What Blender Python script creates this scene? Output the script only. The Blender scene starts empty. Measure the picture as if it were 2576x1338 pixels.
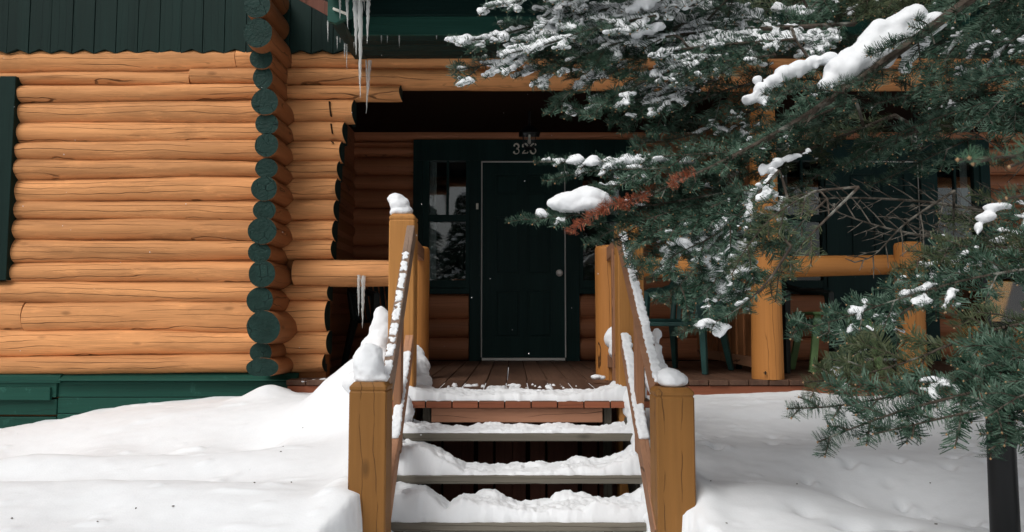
import bpy, bmesh, math, random
import numpy as np
from mathutils import Vector, Matrix
from math import radians, sin, cos, pi

S = bpy.context.scene
COL = S.collection

# ------------------------------------------------------------------ camera, sky, sun, exposure
EYE = 1.40                      # eye height; the porch deck is at DECK
DECK = 0.97
FOC = 1860.0                    # focal length in units of a 2575 px wide picture
PITCH = math.atan(131 / FOC)
cam_d = bpy.data.cameras.new('camera'); cam = bpy.data.objects.new('camera', cam_d)
COL.objects.link(cam); S.camera = cam
cam.location = (0, 0, EYE); cam.rotation_euler = (pi / 2 + PITCH, 0, 0)
cam_d.sensor_width = 36.0; cam_d.lens = 36.0 * FOC / 2575.0
cam_d.clip_start = 0.05; cam_d.clip_end = 400
cam_d.dof.use_dof = True; cam_d.dof.focus_distance = 4.6; cam_d.dof.aperture_fstop = 9.0

SUN_EL, SUN_AZ = radians(50), radians(216)
wd = bpy.data.worlds.new('World'); S.world = wd; wd.use_nodes = True
nt = wd.node_tree; nt.nodes.clear()
sky = nt.nodes.new('ShaderNodeTexSky'); sky.sky_type = 'NISHITA'; sky.sun_disc = False
sky.sun_elevation = SUN_EL; sky.sun_rotation = SUN_AZ; sky.dust_density = 5.0; sky.air_density = 1.0
hsv = nt.nodes.new('ShaderNodeHueSaturation'); hsv.inputs['Saturation'].default_value = 0.22
bgn = nt.nodes.new('ShaderNodeBackground'); bgn.inputs['Strength'].default_value = 0.09
won = nt.nodes.new('ShaderNodeOutputWorld')
nt.links.new(sky.outputs[0], hsv.inputs['Color']); nt.links.new(hsv.outputs[0], bgn.inputs['Color'])
nt.links.new(bgn.outputs[0], won.inputs['Surface'])
sun_d = bpy.data.lights.new('sun', 'SUN'); sun = bpy.data.objects.new('sun', sun_d); COL.objects.link(sun)
sun_d.energy = 1.45; sun_d.angle = radians(30); sun_d.color = (1.0, 0.98, 0.95)
sdir = Vector((-0.45, -0.62, 0.92)).normalized()          # towards the sun: high, behind the camera
sun.rotation_euler = sdir.to_track_quat('Z', 'Y').to_euler(); sun.location = (-2, -4, 12)
S.view_settings.view_transform = 'Standard'; S.view_settings.look = 'None'
S.view_settings.gamma = 1.0; S.view_settings.exposure = 0.06
S.render.engine = 'CYCLES'
S.cycles.use_denoising = True
S.cycles.max_bounces = 8; S.cycles.transparent_max_bounces = 12

# ------------------------------------------------------------------ helpers
def P(px, py, d):
    """world point at horizontal distance d seen at pixel (px, py) of the 2575 x 1338 picture"""
    u = (px - 1287.5) / FOC; v = -(py - 669.0) / FOC
    x, y, z = u, cos(PITCH) - sin(PITCH) * v, sin(PITCH) + cos(PITCH) * v
    k = d / y
    return Vector((x * k, d, EYE + z * k))
def PZ(py, d): return P(1287.5, py, d).z
def PX(px, d, py=800): return P(px, py, d).x

def _hash(i, j, k, seed):
    n = (i * 374761393 + j * 668265263 + k * 2147483647 + seed * 144665 + 1013904223) & 0xFFFFFFFF
    n = ((n ^ (n >> 13)) * 1274126177) & 0xFFFFFFFF
    n = (n ^ (n >> 16)) & 0xFFFFFFFF
    return n / 4294967295.0
def vnoise(p, seed=0):
    p = np.asarray(p, float); f = np.floor(p).astype(np.int64); t = p - f; t = t * t * (3 - 2 * t)
    r = np.zeros(len(p))
    for a in (0, 1):
        for b in (0, 1):
            for c in (0, 1):
                w = (t[:, 0] if a else 1 - t[:, 0]) * (t[:, 1] if b else 1 - t[:, 1]) * (t[:, 2] if c else 1 - t[:, 2])
                r += w * _hash(f[:, 0] + a, f[:, 1] + b, f[:, 2] + c, seed)
    return r * 2 - 1
def fbm(p, octs=4, seed=0, gain=.5):
    p = np.asarray(p, float); r = np.zeros(len(p)); a = 1.0
    for o in range(octs):
        r += a * vnoise(p * (2 ** o) + 17.3 * o, seed + o); a *= gain
    return r

def tag(o, label=None, cat=None, group=None, kind=None):
    if label: o['label'] = label
    if cat: o['category'] = cat
    if group: o['group'] = group
    if kind: o['kind'] = kind
    return o
def empty(name, loc=(0, 0, 0), parent=None):
    o = bpy.data.objects.new(name, None); COL.objects.link(o); o.location = loc
    o.empty_display_size = .1
    if parent: o.parent = parent
    return o
def mesh_obj(name, me, parent=None):
    o = bpy.data.objects.new(name, me); COL.objects.link(o)
    if parent:
        o.parent = parent
        o.matrix_parent_inverse = Matrix.Translation(-Vector(parent_world(parent)))
    return o
def parent_world(o):
    l = Vector(o.location)
    while o.parent: 
        o = o.parent; l = l + Vector(o.location) if False else l
    return l
def bevel(o, w=.004, seg=2):
    m = o.modifiers.new('bevel', 'BEVEL'); m.width = w; m.segments = seg; m.limit_method = 'ANGLE'; m.angle_limit = radians(40)
    return o

class MB:
    """collects shapes; build() links them as one mesh object"""
    def __init__(s): s.v = []; s.f = []; s.m = []
    def add(s, vs, fs, mi=0):
        n = len(s.v); s.v += [tuple(p) for p in vs]; s.f += [tuple(i + n for i in f) for f in fs]; s.m += [mi] * len(fs); return s
    def hexa(s, b, t, mi=0):
        n = len(b)
        return s.add(list(b) + list(t), [tuple(range(n))[::-1], tuple(range(n, 2 * n))] + [(i, (i + 1) % n, (i + 1) % n + n, i + n) for i in range(n)], mi)
    def box(s, x0, x1, y0, y1, z0, z1, mi=0):
        return s.hexa([(x0, y0, z0), (x1, y0, z0), (x1, y1, z0), (x0, y1, z0)], [(x0, y0, z1), (x1, y0, z1), (x1, y1, z1), (x0, y1, z1)], mi)
    def bar(s, a, b, w, h, up=(0, 0, 1), mi=0):
        """rectangular bar from a to b: w across, h along up"""
        a = Vector(a); b = Vector(b); d = (b - a).normalized(); sd = d.cross(Vector(up)).normalized(); u = sd.cross(d)
        q = [sd * (-w / 2) + u * (-h / 2), sd * (w / 2) + u * (-h / 2), sd * (w / 2) + u * (h / 2), sd * (-w / 2) + u * (h / 2)]
        return s.hexa([a + c for c in q], [b + c for c in q], mi)
    def prism(s, pts, dirv, mi=0):
        d = Vector(dirv); return s.hexa([Vector(p) for p in pts], [Vector(p) + d for p in pts], mi)
    def tube(s, pts, radii, n=8, mi=0, capmi=None):
        pts = [Vector(p) for p in pts]; vs = []; fs = []
        ref = Vector((.13, .21, .97))
        for i, p in enumerate(pts):
            d = (pts[min(i + 1, len(pts) - 1)] - pts[max(i - 1, 0)]).normalized()
            a = d.cross(ref)
            if a.length < .05: a = d.cross(Vector((1, 0, 0)))
            a.normalize(); b = d.cross(a)
            r = radii[i] if hasattr(radii, '__len__') else radii
            for k in range(n):
                t = 2 * pi * k / n; vs.append(p + (a * cos(t) + b * sin(t)) * r)
        for i in range(len(pts) - 1):
            for k in range(n):
                fs.append((i * n + k, i * n + (k + 1) % n, (i + 1) * n + (k + 1) % n, (i + 1) * n + k))
        base = len(s.v); s.add(vs, fs, mi)
        cm = mi if capmi is None else capmi
        s.f.append(tuple(base + k for k in range(n))[::-1]); s.m.append(cm)
        e = base + (len(pts) - 1) * n
        s.f.append(tuple(e + k for k in range(n))); s.m.append(cm)
        return s
    def lathe(s, c, prof, n=16, mi=0):
        """prof: list of (r, z) around vertical axis at c"""
        c = Vector(c); vs = []; fs = []
        for r, z in prof:
            for k in range(n): vs.append(c + Vector((r * cos(2 * pi * k / n), r * sin(2 * pi * k / n), z)))
        for i in range(len(prof) - 1):
            for k in range(n): fs.append((i * n + k, i * n + (k + 1) % n, (i + 1) * n + (k + 1) % n, (i + 1) * n + k))
        fs.append(tuple(range(n))[::-1]); fs.append(tuple((len(prof) - 1) * n + k for k in range(n)))
        return s.add(vs, fs, mi)
    def build(s, name, mats, parent=None, smooth=False, bev=None):
        me = bpy.data.meshes.new(name); me.from_pydata(s.v, [], s.f)
        if not isinstance(mats, (list, tuple)): mats = [mats]
        for m in mats: me.materials.append(m)
        if any(s.m): me.polygons.foreach_set('material_index', s.m)
        bm = bmesh.new(); bm.from_mesh(me); bmesh.ops.recalc_face_normals(bm, faces=bm.faces); bm.to_mesh(me); bm.free()
        o = mesh_obj(name, me, parent)
        if smooth: smooth_angle(me)
        if bev: bevel(o, bev)
        return o
def smooth_angle(me, ang=35):
    me.shade_smooth()
    try: me.set_sharp_from_angle(angle=radians(ang))
    except Exception: pass
def np_mesh(name, v, faces, mats, parent=None, smooth=True, quad=True, mi=None):
    """fast mesh from numpy arrays; faces (n,4) or (n,3)"""
    v = np.ascontiguousarray(v, np.float32); faces = np.ascontiguousarray(faces, np.int32); k = faces.shape[1]
    me = bpy.data.meshes.new(name); me.vertices.add(len(v)); me.vertices.foreach_set('co', v.ravel())
    me.loops.add(faces.size); me.loops.foreach_set('vertex_index', faces.ravel())
    me.polygons.add(len(faces)); me.polygons.foreach_set('loop_start', np.arange(0, faces.size, k, dtype=np.int32))
    if mi is not None: me.polygons.foreach_set('material_index', np.asarray(mi, np.int32))
    me.update(calc_edges=True); me.validate()
    for m in (mats if isinstance(mats, (list, tuple)) else [mats]): me.materials.append(m)
    if smooth: me.shade_smooth()
    return mesh_obj(name, me, parent)

# ------------------------------------------------------------------ materials
class NT:
    def __init__(s, name):
        s.m = bpy.data.materials.new(name); s.m.use_nodes = True; s.t = s.m.node_tree; s.t.nodes.clear()
        s.out = s.t.nodes.new('ShaderNodeOutputMaterial'); s.b = s.t.nodes.new('ShaderNodeBsdfPrincipled')
        s.t.links.new(s.b.outputs[0], s.out.inputs[0]); s._c = None
    def n(s, ty, **kw):
        nd = s.t.nodes.new(ty)
        for k, v in kw.items():
            if k in nd.inputs: nd.inputs[k].default_value = v
            else: setattr(nd, k, v)
        return nd
    def l(s, a, b): s.t.links.new(a, b)
    def coord(s, scale=(1, 1, 1), rnd=True):
        if s._c is None:
            tc = s.n('ShaderNodeTexCoord'); oi = s.n('ShaderNodeObjectInfo')
            mu = s.n('ShaderNodeVectorMath', operation='SCALE'); cb = s.n('ShaderNodeCombineXYZ')
            mm = s.n('ShaderNodeMath', operation='MULTIPLY'); mm.inputs[1].default_value = 37.0
            s.l(oi.outputs['Random'], mm.inputs[0])
            for i in range(3): s.l(mm.outputs[0], cb.inputs[i])
            ad = s.n('ShaderNodeVectorMath', operation='ADD'); s.l(tc.outputs['Object'], ad.inputs[0]); s.l(cb.outputs[0], ad.inputs[1])
            s._c = ad.outputs[0]; s.rand = oi.outputs['Random']
        mp = s.n('ShaderNodeMapping'); mp.inputs['Scale'].default_value = scale; s.l(s._c, mp.inputs['Vector']); return mp.outputs[0]
    def noise(s, scale, sc=1.0, det=4, rough=.55, dist=0):
        nd = s.n('ShaderNodeTexNoise'); nd.inputs['Scale'].default_value = sc; nd.inputs['Detail'].default_value = det
        nd.inputs['Roughness'].default_value = rough; nd.inputs['Distortion'].default_value = dist
        s.l(s.coord(scale), nd.inputs['Vector']); return nd.outputs['Fac']
    def ramp(s, fac, stops):
        r = s.n('ShaderNodeValToRGB'); e = r.color_ramp.elements
        while len(e) < len(stops): e.new(.5)
        for i, (p, c) in enumerate(stops):
            e[i].position = p; e[i].color = (c[0], c[1], c[2], 1) if hasattr(c, '__len__') else (c, c, c, 1)
        s.l(fac, r.inputs[0]); return r.outputs[0]
    def mix(s, fac, a, b, mode='MIX'):
        m = s.n('ShaderNodeMix', data_type='RGBA', blend_type=mode)
        for i, x in ((0, fac), (6, a), (7, b)):
            if isinstance(x, (int, float)): m.inputs[i].default_value = x
            elif isinstance(x, tuple): m.inputs[i].default_value = (*x, 1)
            else: s.l(x, m.inputs[i])
        return m.outputs[2]
    def math(s, op, a, b):
        m = s.n('ShaderNodeMath', operation=op)
        for i, x in enumerate((a, b)):
            if isinstance(x, (int, float)): m.inputs[i].default_value = x
            else: s.l(x, m.inputs[i])
        return m.outputs[0]
    def bump(s, h, strength=.3, dist=.01):
        b = s.n('ShaderNodeBump'); b.inputs['Strength'].default_value = strength; b.inputs['Distance'].default_value = dist
        s.l(h, b.inputs['Height']); s.l(b.outputs[0], s.b.inputs['Normal'])
    def done(s, col=None, rough=.6, spec=.3, **kw):
        if col is not None:
            if isinstance(col, tuple): s.b.inputs['Base Color'].default_value = (*col, 1)
            else: s.l(col, s.b.inputs['Base Color'])
        if isinstance(rough, (int, float)): s.b.inputs['Roughness'].default_value = rough
        else: s.l(rough, s.b.inputs['Roughness'])
        s.b.inputs['Specular IOR Level'].default_value = spec
        for k, v in kw.items(): s.b.inputs[k].default_value = v
        return s.m

def axsc(axis, along, across):
    v = [across] * 3; v[axis] = along; return tuple(v)
def wood_mat(name, axis, base, vary=.28, crack=.8, grain=26, knots=True, rough=.55, spec=.25, bump=.5, dark=(.03, .012, .005), fine=90, flake=None, clen=.8, wave=3.2, cwid=.03, mlen=.9, worn=0):
    """painted or bare timber with its grain along axis (0 x, 1 y, 2 z)"""
    t = NT(name)
    g1 = t.noise(axsc(axis, .55, 7), 1.0, 5, .6, .4)                     # broad streaks
    g2 = t.noise(axsc(axis, 1.6, fine), 1.0, 3, .6)                       # fine grain
    big = t.noise((1.1, 1.1, 1.1), 1.0, 3)
    lo = tuple(c * (1 - vary) for c in base); hi = tuple(min(1, c * (1 + vary)) for c in base)
    col = t.mix(t.ramp(g1, [(.3, 0.), (.72, 1.)]), lo, hi)
    col = t.mix(t.math('MULTIPLY', t.ramp(g2, [(.35, 0.), (.7, 1.)]), .35), col, tuple(c * .62 for c in base))
    col = t.mix(t.math('MULTIPLY', t.ramp(big, [(.35, 0.), (.7, 1.)]), .3), col, tuple(c * .7 for c in base))
    wv = t.noise(axsc(axis, clen, 2.2), 1.0, 4, .55)
    dv = t.n('ShaderNodeVectorMath', operation='DOT_PRODUCT'); t.l(t.coord((1, 1, 1)), dv.inputs[0])
    dv.inputs[1].default_value = {0: (0, .55, 1), 1: (1, 0, .02), 2: (1, .7, 0)}[axis]
    ph = t.math('ADD', t.math('MULTIPLY', dv.outputs['Value'], grain), t.math('MULTIPLY', wv, wave))
    fr = t.math('ABSOLUTE', t.math('SUBTRACT', t.math('FRACT', ph, 0), .5), 0)
    line = t.ramp(fr, [(.0, 1.), (cwid * .5, 1.), (cwid, 0.)])
    msk = t.ramp(t.noise(axsc(axis, mlen, grain * .5), 1.0, 2), [(.44, 0.), (.52, 1.)])
    ck = t.math('MULTIPLY', line, msk)
    col = t.mix(t.math('MULTIPLY', ck, crack), col, dark)
    h = t.math('SUBTRACT', t.math('ADD', t.math('MULTIPLY', g1, .8), t.math('MULTIPLY', g2, .35)), t.math('MULTIPLY', ck, 1.3))
    if knots:
        vo = t.n('ShaderNodeTexVoronoi'); vo.inputs['Scale'].default_value = 1.0; vo.inputs['Randomness'].default_value = 1.0
        t.l(t.coord(axsc(axis, 2.6, 6.0)), vo.inputs['Vector'])
        kn = t.ramp(vo.outputs['Distance'], [(.04, 1.), (.12, 0.)])
        col = t.mix(t.math('MULTIPLY', kn, .65), col, tuple(c * .35 for c in base))
        h = t.math('ADD', h, t.math('MULTIPLY', kn, .5))
    if worn:
        ph2 = t.math('ADD', t.math('MULTIPLY', dv.outputs['Value'], grain * 3.3), t.math('MULTIPLY', t.noise(axsc(axis, 1.7, 5), 1.0, 3), 5.0))
        f2 = t.math('ABSOLUTE', t.math('SUBTRACT', t.math('FRACT', ph2, 0), .5), 0)
        hl = t.math('MULTIPLY', t.ramp(f2, [(.0, 1.), (.05, 1.), (.12, 0.)]), t.ramp(t.noise(axsc(axis, 2.2, grain), 1.0, 2), [(.5, 0.), (.6, 1.)]))
        col = t.mix(t.math('MULTIPLY', hl, .38), col, tuple(c * .3 for c in base))
    if worn:                                                    # patches where the paint has worn thin and dirty
        wn = t.ramp(t.noise(axsc(axis, 1.3, 9), 1.0, 5, .65, .6), [(.50, 0.), (.68, 1.)])
        col = t.mix(t.math('MULTIPLY', wn, worn), col, tuple(c * .48 for c in base))
        wn2 = t.ramp(t.noise(axsc(axis, 3.0, 14), 1.0, 6, .7), [(.55, 0.), (.72, 1.)])
        col = t.mix(t.math('MULTIPLY', wn2, worn * .8), col, tuple(min(1, c * 1.35) for c in base))
        h = t.math('ADD', h, t.math('MULTIPLY', wn2, .5))
    if flake:
        fn = t.ramp(t.noise((9, 9, 9), 1.0, 6, .7), [(.60, 0.), (.66, 1.)])
        col = t.mix(t.math('MULTIPLY', fn, .6), col, flake)
    hv = t.math('ADD', .86, t.math('MULTIPLY', (t.rand), .28))
    br = t.n('ShaderNodeVectorMath', operation='SCALE'); t.l(col, br.inputs[0]); t.l(hv, br.inputs['Scale'])
    t.bump(h, bump, .006)
    return t.done(br.outputs[0], rough, spec)

M = {}
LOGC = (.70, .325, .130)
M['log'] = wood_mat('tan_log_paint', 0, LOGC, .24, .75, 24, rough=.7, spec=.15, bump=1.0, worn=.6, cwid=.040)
M['logy'] = wood_mat('shaded_log_paint_depth', 1, (.27, .105, .040), .2, .7, 30, rough=.55)  # same tan paint, darkened: shade on the cross logs' sides put into the colour
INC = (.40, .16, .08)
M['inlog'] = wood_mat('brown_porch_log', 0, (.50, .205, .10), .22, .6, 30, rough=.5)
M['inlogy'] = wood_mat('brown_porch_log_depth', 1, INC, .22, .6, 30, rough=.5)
M['rail'] = wood_mat('orange_round_rail', 0, (0.5208, 0.2185, 0.0577), .14, .6, 26, rough=.5)
M['post'] = wood_mat('orange_round_post', 2, (0.5022, 0.2093, 0.0558), .14, .85, 24, rough=.5)
M['sqpost'] = wood_mat('mustard_square_post', 2, (0.4278, 0.1953, 0.0539), .10, .35, 24, knots=False, rough=.55)
M['nearpost'] = wood_mat('weathered_mustard_post', 2, (.265, .120, .030), .14, .7, 17, rough=.6, bump=.5, clen=1.2, fine=40, mlen=7, cwid=.028, wave=3.0)
M['bare'] = wood_mat('bare_fir_rail', 1, (.36, .185, .105), .3, .7, 40, rough=.7, bump=.6)
M['barez'] = wood_mat('bare_fir_upright', 2, (.33, .16, .085), .3, .7, 40, rough=.7, bump=.6)
M['greyrail'] = wood_mat('grey_weathered_rail', 1, (.30, .205, .15), .35, .9, 40, rough=.75, bump=.7)
M['red'] = wood_mat('red_stained_board', 0, (.30, .098, .048), .3, .7, 22, rough=.6, bump=.6)
M['riser'] = wood_mat('bare_riser_board', 0, (.40, .195, .115), .25, .8, 20, rough=.65, bump=.6)
M['deck'] = wood_mat('brown_deck_board', 1, (.125, .068, .044), .35, .7, 26, rough=.55, bump=.6, flake=(.10, .04, .025))
M['tread'] = wood_mat('grey_weathered_tread', 0, (.19, .172, .138), .4, .9, 44, rough=.75, bump=.8)
M['greyz'] = wood_mat('grey_weathered_upright', 2, (.10, .09, .07), .35, .6, 30, rough=.75)
M['divider'] = wood_mat('brown_divider_plank', 2, (.30, .125, .05), .25, .5, 24, rough=.55)
M['skirtz'] = wood_mat('dark_brown_plank', 2, (.115, .045, .03), .3, .5, 24, rough=.65)
GREEN = (.0125, .036, .034)
M['greenz'] = wood_mat('dark_green_plank', 2, (.0072, .0235, .0195), .25, .5, 20, knots=False, spec=.12, rough=.55, bump=.35, dark=(.002, .006, .006))
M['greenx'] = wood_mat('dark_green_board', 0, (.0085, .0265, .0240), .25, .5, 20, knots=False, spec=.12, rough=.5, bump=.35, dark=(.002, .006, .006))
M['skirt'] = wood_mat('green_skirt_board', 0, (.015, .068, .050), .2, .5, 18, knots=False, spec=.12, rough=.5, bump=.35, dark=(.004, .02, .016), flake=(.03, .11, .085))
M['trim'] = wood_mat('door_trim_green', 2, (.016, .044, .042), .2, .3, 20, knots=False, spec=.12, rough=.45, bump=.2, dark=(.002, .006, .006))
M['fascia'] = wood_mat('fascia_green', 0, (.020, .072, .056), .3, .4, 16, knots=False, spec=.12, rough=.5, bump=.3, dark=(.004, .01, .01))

def end_mat():
    t = NT('painted_log_end')
    n1 = t.noise((9, 9, 9), 1, 5); n2 = t.noise((60, 60, 60), 1, 4)
    col = t.mix(t.ramp(n1, [(.3, 0.), (.7, 1.)]), (.0060, .022, .0175), (.0140, .041, .034))
    vo = t.n('ShaderNodeTexVoronoi', feature='DISTANCE_TO_EDGE'); vo.inputs['Scale'].default_value = 13
    t.l(t.coord((1, 1, 1)), vo.inputs['Vector'])
    ck = t.math('MULTIPLY', t.ramp(vo.outputs['Distance'], [(.0, 1.), (.03, 0.)]), t.ramp(n1, [(.48, 0.), (.6, 1.)]))
    col = t.mix(t.math('MULTIPLY', ck, .8), col, (.003, .008, .008))
    n3 = t.noise((26, 26, 26), 1, 5, .7, 1.2); chip = t.ramp(n3, [(.655, 0.), (.68, 1.)])
    col = t.mix(t.math('MULTIPLY', chip, .55), col, (.045, .095, .085))
    t.bump(t.math('SUBTRACT', t.math('ADD', n2, n1), ck), .9, .008)
    return t.done(col, .55, .15)
M['end'] = end_mat()
M['enddark'] = NT('dark_opening_edge').done((.010, .028, .026), .6, .25)
M['black'] = NT('black_metal').done((.006, .007, .008), .45, .4)
M['dark'] = NT('dark_backing').done((.02, .01, .006), .9, .1)
M['ceil'] = wood_mat('porch_ceiling_board', 0, (.018, .036, .036), .25, .4, 18, knots=False, spec=.12, rough=.6, bump=.2, dark=(.002, .004, .004))
M['chink'] = NT('seam_filler').done((.30, .125, .048), .8, .1)
M['seal'] = NT('pale_door_seal').done((.80, .79, .75), .5, .3)
M['brass'] = NT('satin_knob').done((.80, .79, .76), .4, .6, Metallic=.15)
M['num'] = NT('cream_number').done((.84, .82, .72), .5, .3)
M['curtain'] = NT('pale_curtain').done((.30, .32, .31), .9, .1)
M['room'] = NT('dark_room').done((.012, .014, .015), .9, .1)
M['bulb'] = NT('frosted_bulb').done((.5, .48, .42), .35, .4)

def glass_mat(name, tint=(.9, .95, .95), ior=1.75):
    t = NT(name); t.t.nodes.remove(t.b)
    gl = t.n('ShaderNodeBsdfGlossy'); gl.inputs['Roughness'].default_value = .015; gl.inputs['Color'].default_value = (1, 1, 1, 1)
    tr = t.n('ShaderNodeBsdfTransparent'); tr.inputs['Color'].default_value = (*tint, 1)
    fr = t.n('ShaderNodeFresnel'); fr.inputs['IOR'].default_value = ior
    mx = t.n('ShaderNodeMixShader'); t.l(fr.outputs[0], mx.inputs[0]); t.l(tr.outputs[0], mx.inputs[1]); t.l(gl.outputs[0], mx.inputs[2])
    t.l(mx.outputs[0], t.out.inputs[0]); return t.m
M['glass'] = glass_mat('window_glass')
M['lampglass'] = glass_mat('clear_lantern_glass', (.96, .97, .97), 1.3)
M['amber'] = glass_mat('amber_lamp_glass', (.85, .6, .25))

def snow_mat(name='snow', fine=260, bs=.25, col=(.845, .865, .885)):
    t = NT(name)
    n1 = t.noise((14, 14, 14), 1, 5, .6); n2 = t.noise((fine, fine, fine), 1, 3, .7)
    c = t.mix(t.ramp(n1, [(.3, 0.), (.7, 1.)]), tuple(x * .965 for x in col), col)
    t.bump(t.math('ADD', t.math('MULTIPLY', n1, .8), t.math('MULTIPLY', n2, .35)), bs, .008)
    t.b.inputs['Subsurface Weight'].default_value = 0.0
    return t.done(c, .75, .15)
M['snow'] = snow_mat()
M['gsnow'] = snow_mat('ground_snow', 120, .30)
def ice_mat():
    t = NT('ice')
    t.b.inputs['Transmission Weight'].default_value = .62; t.b.inputs['IOR'].default_value = 1.31
    n1 = t.noise((40, 40, 25), 1, 3); t.bump(n1, .5, .004)
    return t.done((.90, .92, .90), .22, .5)
M['ice'] = ice_mat()
def needle_mat(name, a, b, c):
    t = NT(name)
    n1 = t.noise((2.2, 2.2, 2.2), 1, 3); n2 = t.noise((38, 38, 38), 1, 2)
    col = t.mix(t.ramp(n1, [(.35, 0.), (.65, 1.)]), a, b)
    col = t.mix(t.ramp(n2, [(.46, 0.), (.66, 1.)]), col, c)
    return t.done(col, .5, .2)
M['needle'] = needle_mat('fir_needles', (.011, .037, .023), (.028, .066, .040), (.115, .185, .135))
M['needle2'] = needle_mat('fir_needles_olive', (.030, .052, .026), (.056, .076, .036), (.10, .115, .058))
M['dead'] = needle_mat('dead_needles', (.30, .085, .042), (.40, .125, .065), (.22, .06, .03))
M['yellowneedle'] = needle_mat('pale_new_needles', (.055, .125, .075), (.075, .16, .095), (.12, .20, .13))
def bark_mat():
    t = NT('lichen_bark')
    n1 = t.noise((35, 35, 35), 1, 4); n2 = t.noise((12, 12, 12), 1, 3)
    col = t.mix(t.ramp(n1, [(.35, 0.), (.7, 1.)]), (.040, .031, .024), (.11, .088, .070))
    col = t.mix(t.ramp(n2, [(.55, 0.), (.66, 1.)]), col, (.24, .24, .21))
    t.bump(n1, .6, .004); return t.done(col, .85, .15)
M['bark'] = bark_mat()
def grey_bark():
    t = NT('grey_twig_bark'); n1 = t.noise((30, 30, 30), 1, 4)
    return t.done(t.mix(t.ramp(n1, [(.4, 0.), (.65, 1.)]), (.035, .030, .023), (.14, .128, .108)), .85, .15)
M['greybark'] = grey_bark()
M['bud'] = NT('tan_bud').done((.36, .22, .11), .6, .3)
def plastic(name, c):
    t = NT(name); n1 = t.noise((6, 6, 6), 1, 4)
    col = t.mix(t.ramp(n1, [(.35, 0.), (.7, 1.)]), tuple(x * .75 for x in c), tuple(x * 1.2 for x in c))
    return t.done(col, .4, .4)
M['chair'] = plastic('green_plastic', (.028, .090, .083))
M['chairdark'] = plastic('dark_plastic', (.010, .016, .016))
M['chairlime'] = plastic('light_green_plastic', (.20, .36, .14))

# ------------------------------------------------------------------ generic builders
def log_mesh(name, a, b, rv, rd, mats, parent, seg=None, n=22, seed=0, rough=.05, capmi=None, taper=0, endcurve=0, flat=None):
    """one log from a to b; rv/rd radii (two values may be given for the ends). mats: side (and end) material"""
    a = Vector(a); b = Vector(b); d = b - a; L = d.length; d.normalize()
    if abs(d.z) > .9: s1, s2 = Vector((1, 0, 0)), Vector((0, 1, 0))
    else: s1 = Vector((0, 0, 1)); s2 = d.cross(s1).normalized()
    seg = seg or max(6, int(L / .045))
    t = np.linspace(0, 1, seg + 1); th = np.arange(n) * 2 * pi / n
    T, TH = np.meshgrid(t, th, indexing='ij')
    r1 = rv if hasattr(rv, '__len__') else (rv, rv); r2 = rd if hasattr(rd, '__len__') else (rd, rd)
    R1 = r1[0] + (r1[1] - r1[0]) * T; R2 = r2[0] + (r2[1] - r2[0]) * T
    q = np.stack([T.ravel() * L * 2.2 + seed * 7.1, np.cos(TH).ravel() * .9 + 5, np.sin(TH).ravel() * .9 + seed], 1)
    nz = (fbm(q, 3, seed) * rough + fbm(q * np.array([.35, .6, .6]), 2, seed + 50) * rough * 1.1).reshape(T.shape)
    q2 = np.stack([T.ravel() * L * 9 + seed * 3.3, np.cos(TH).ravel() * 3.3, np.sin(TH).ravel() * 3.3 + seed], 1)
    nz += (fbm(q2, 3, seed + 9) * rough * .34).reshape(T.shape)
    er = np.ones_like(T)
    wob = fbm(np.stack([t * L * 1.1 + seed * 5.7, t * 0, t * 0], 1), 3, seed + 21) * rough * .17
    if capmi is not None:                                   # a little rounding at the sawn ends
        er[-1] = .965; 
        er[0] = .965
    C1 = np.cos(TH) * R1 * (1 + nz) * er; C2 = np.sin(TH) * R2 * (1 + nz) * er
    if flat is not None: C1 = np.maximum(C1, -flat)
    A = np.array(a); D = np.array(d)
    pos = A + T[..., None] * L * D + (C1 + wob[:, None])[..., None] * np.array(s1) + C2[..., None] * np.array(s2)
    if endcurve: pos[-1] += (endcurve * (np.cos(TH[-1]) ** 2))[:, None] * D
    v = pos.reshape(-1, 3).tolist(); f = []; mi = []
    for i in range(seg):
        for k in range(n):
            f.append((i * n + k, i * n + (k + 1) % n, (i + 1) * n + (k + 1) % n, (i + 1) * n + k)); mi.append(0)
    cm = 0 if capmi is None else capmi
    f.append(tuple(range(n))[::-1]); mi.append(cm); f.append(tuple(seg * n + k for k in range(n))); mi.append(cm)
    mb = MB(); mb.v = [tuple(p) for p in v]; mb.f = f; mb.m = mi
    o = mb.build(name, mats, parent); smooth_angle(o.data, 50); return o

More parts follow.
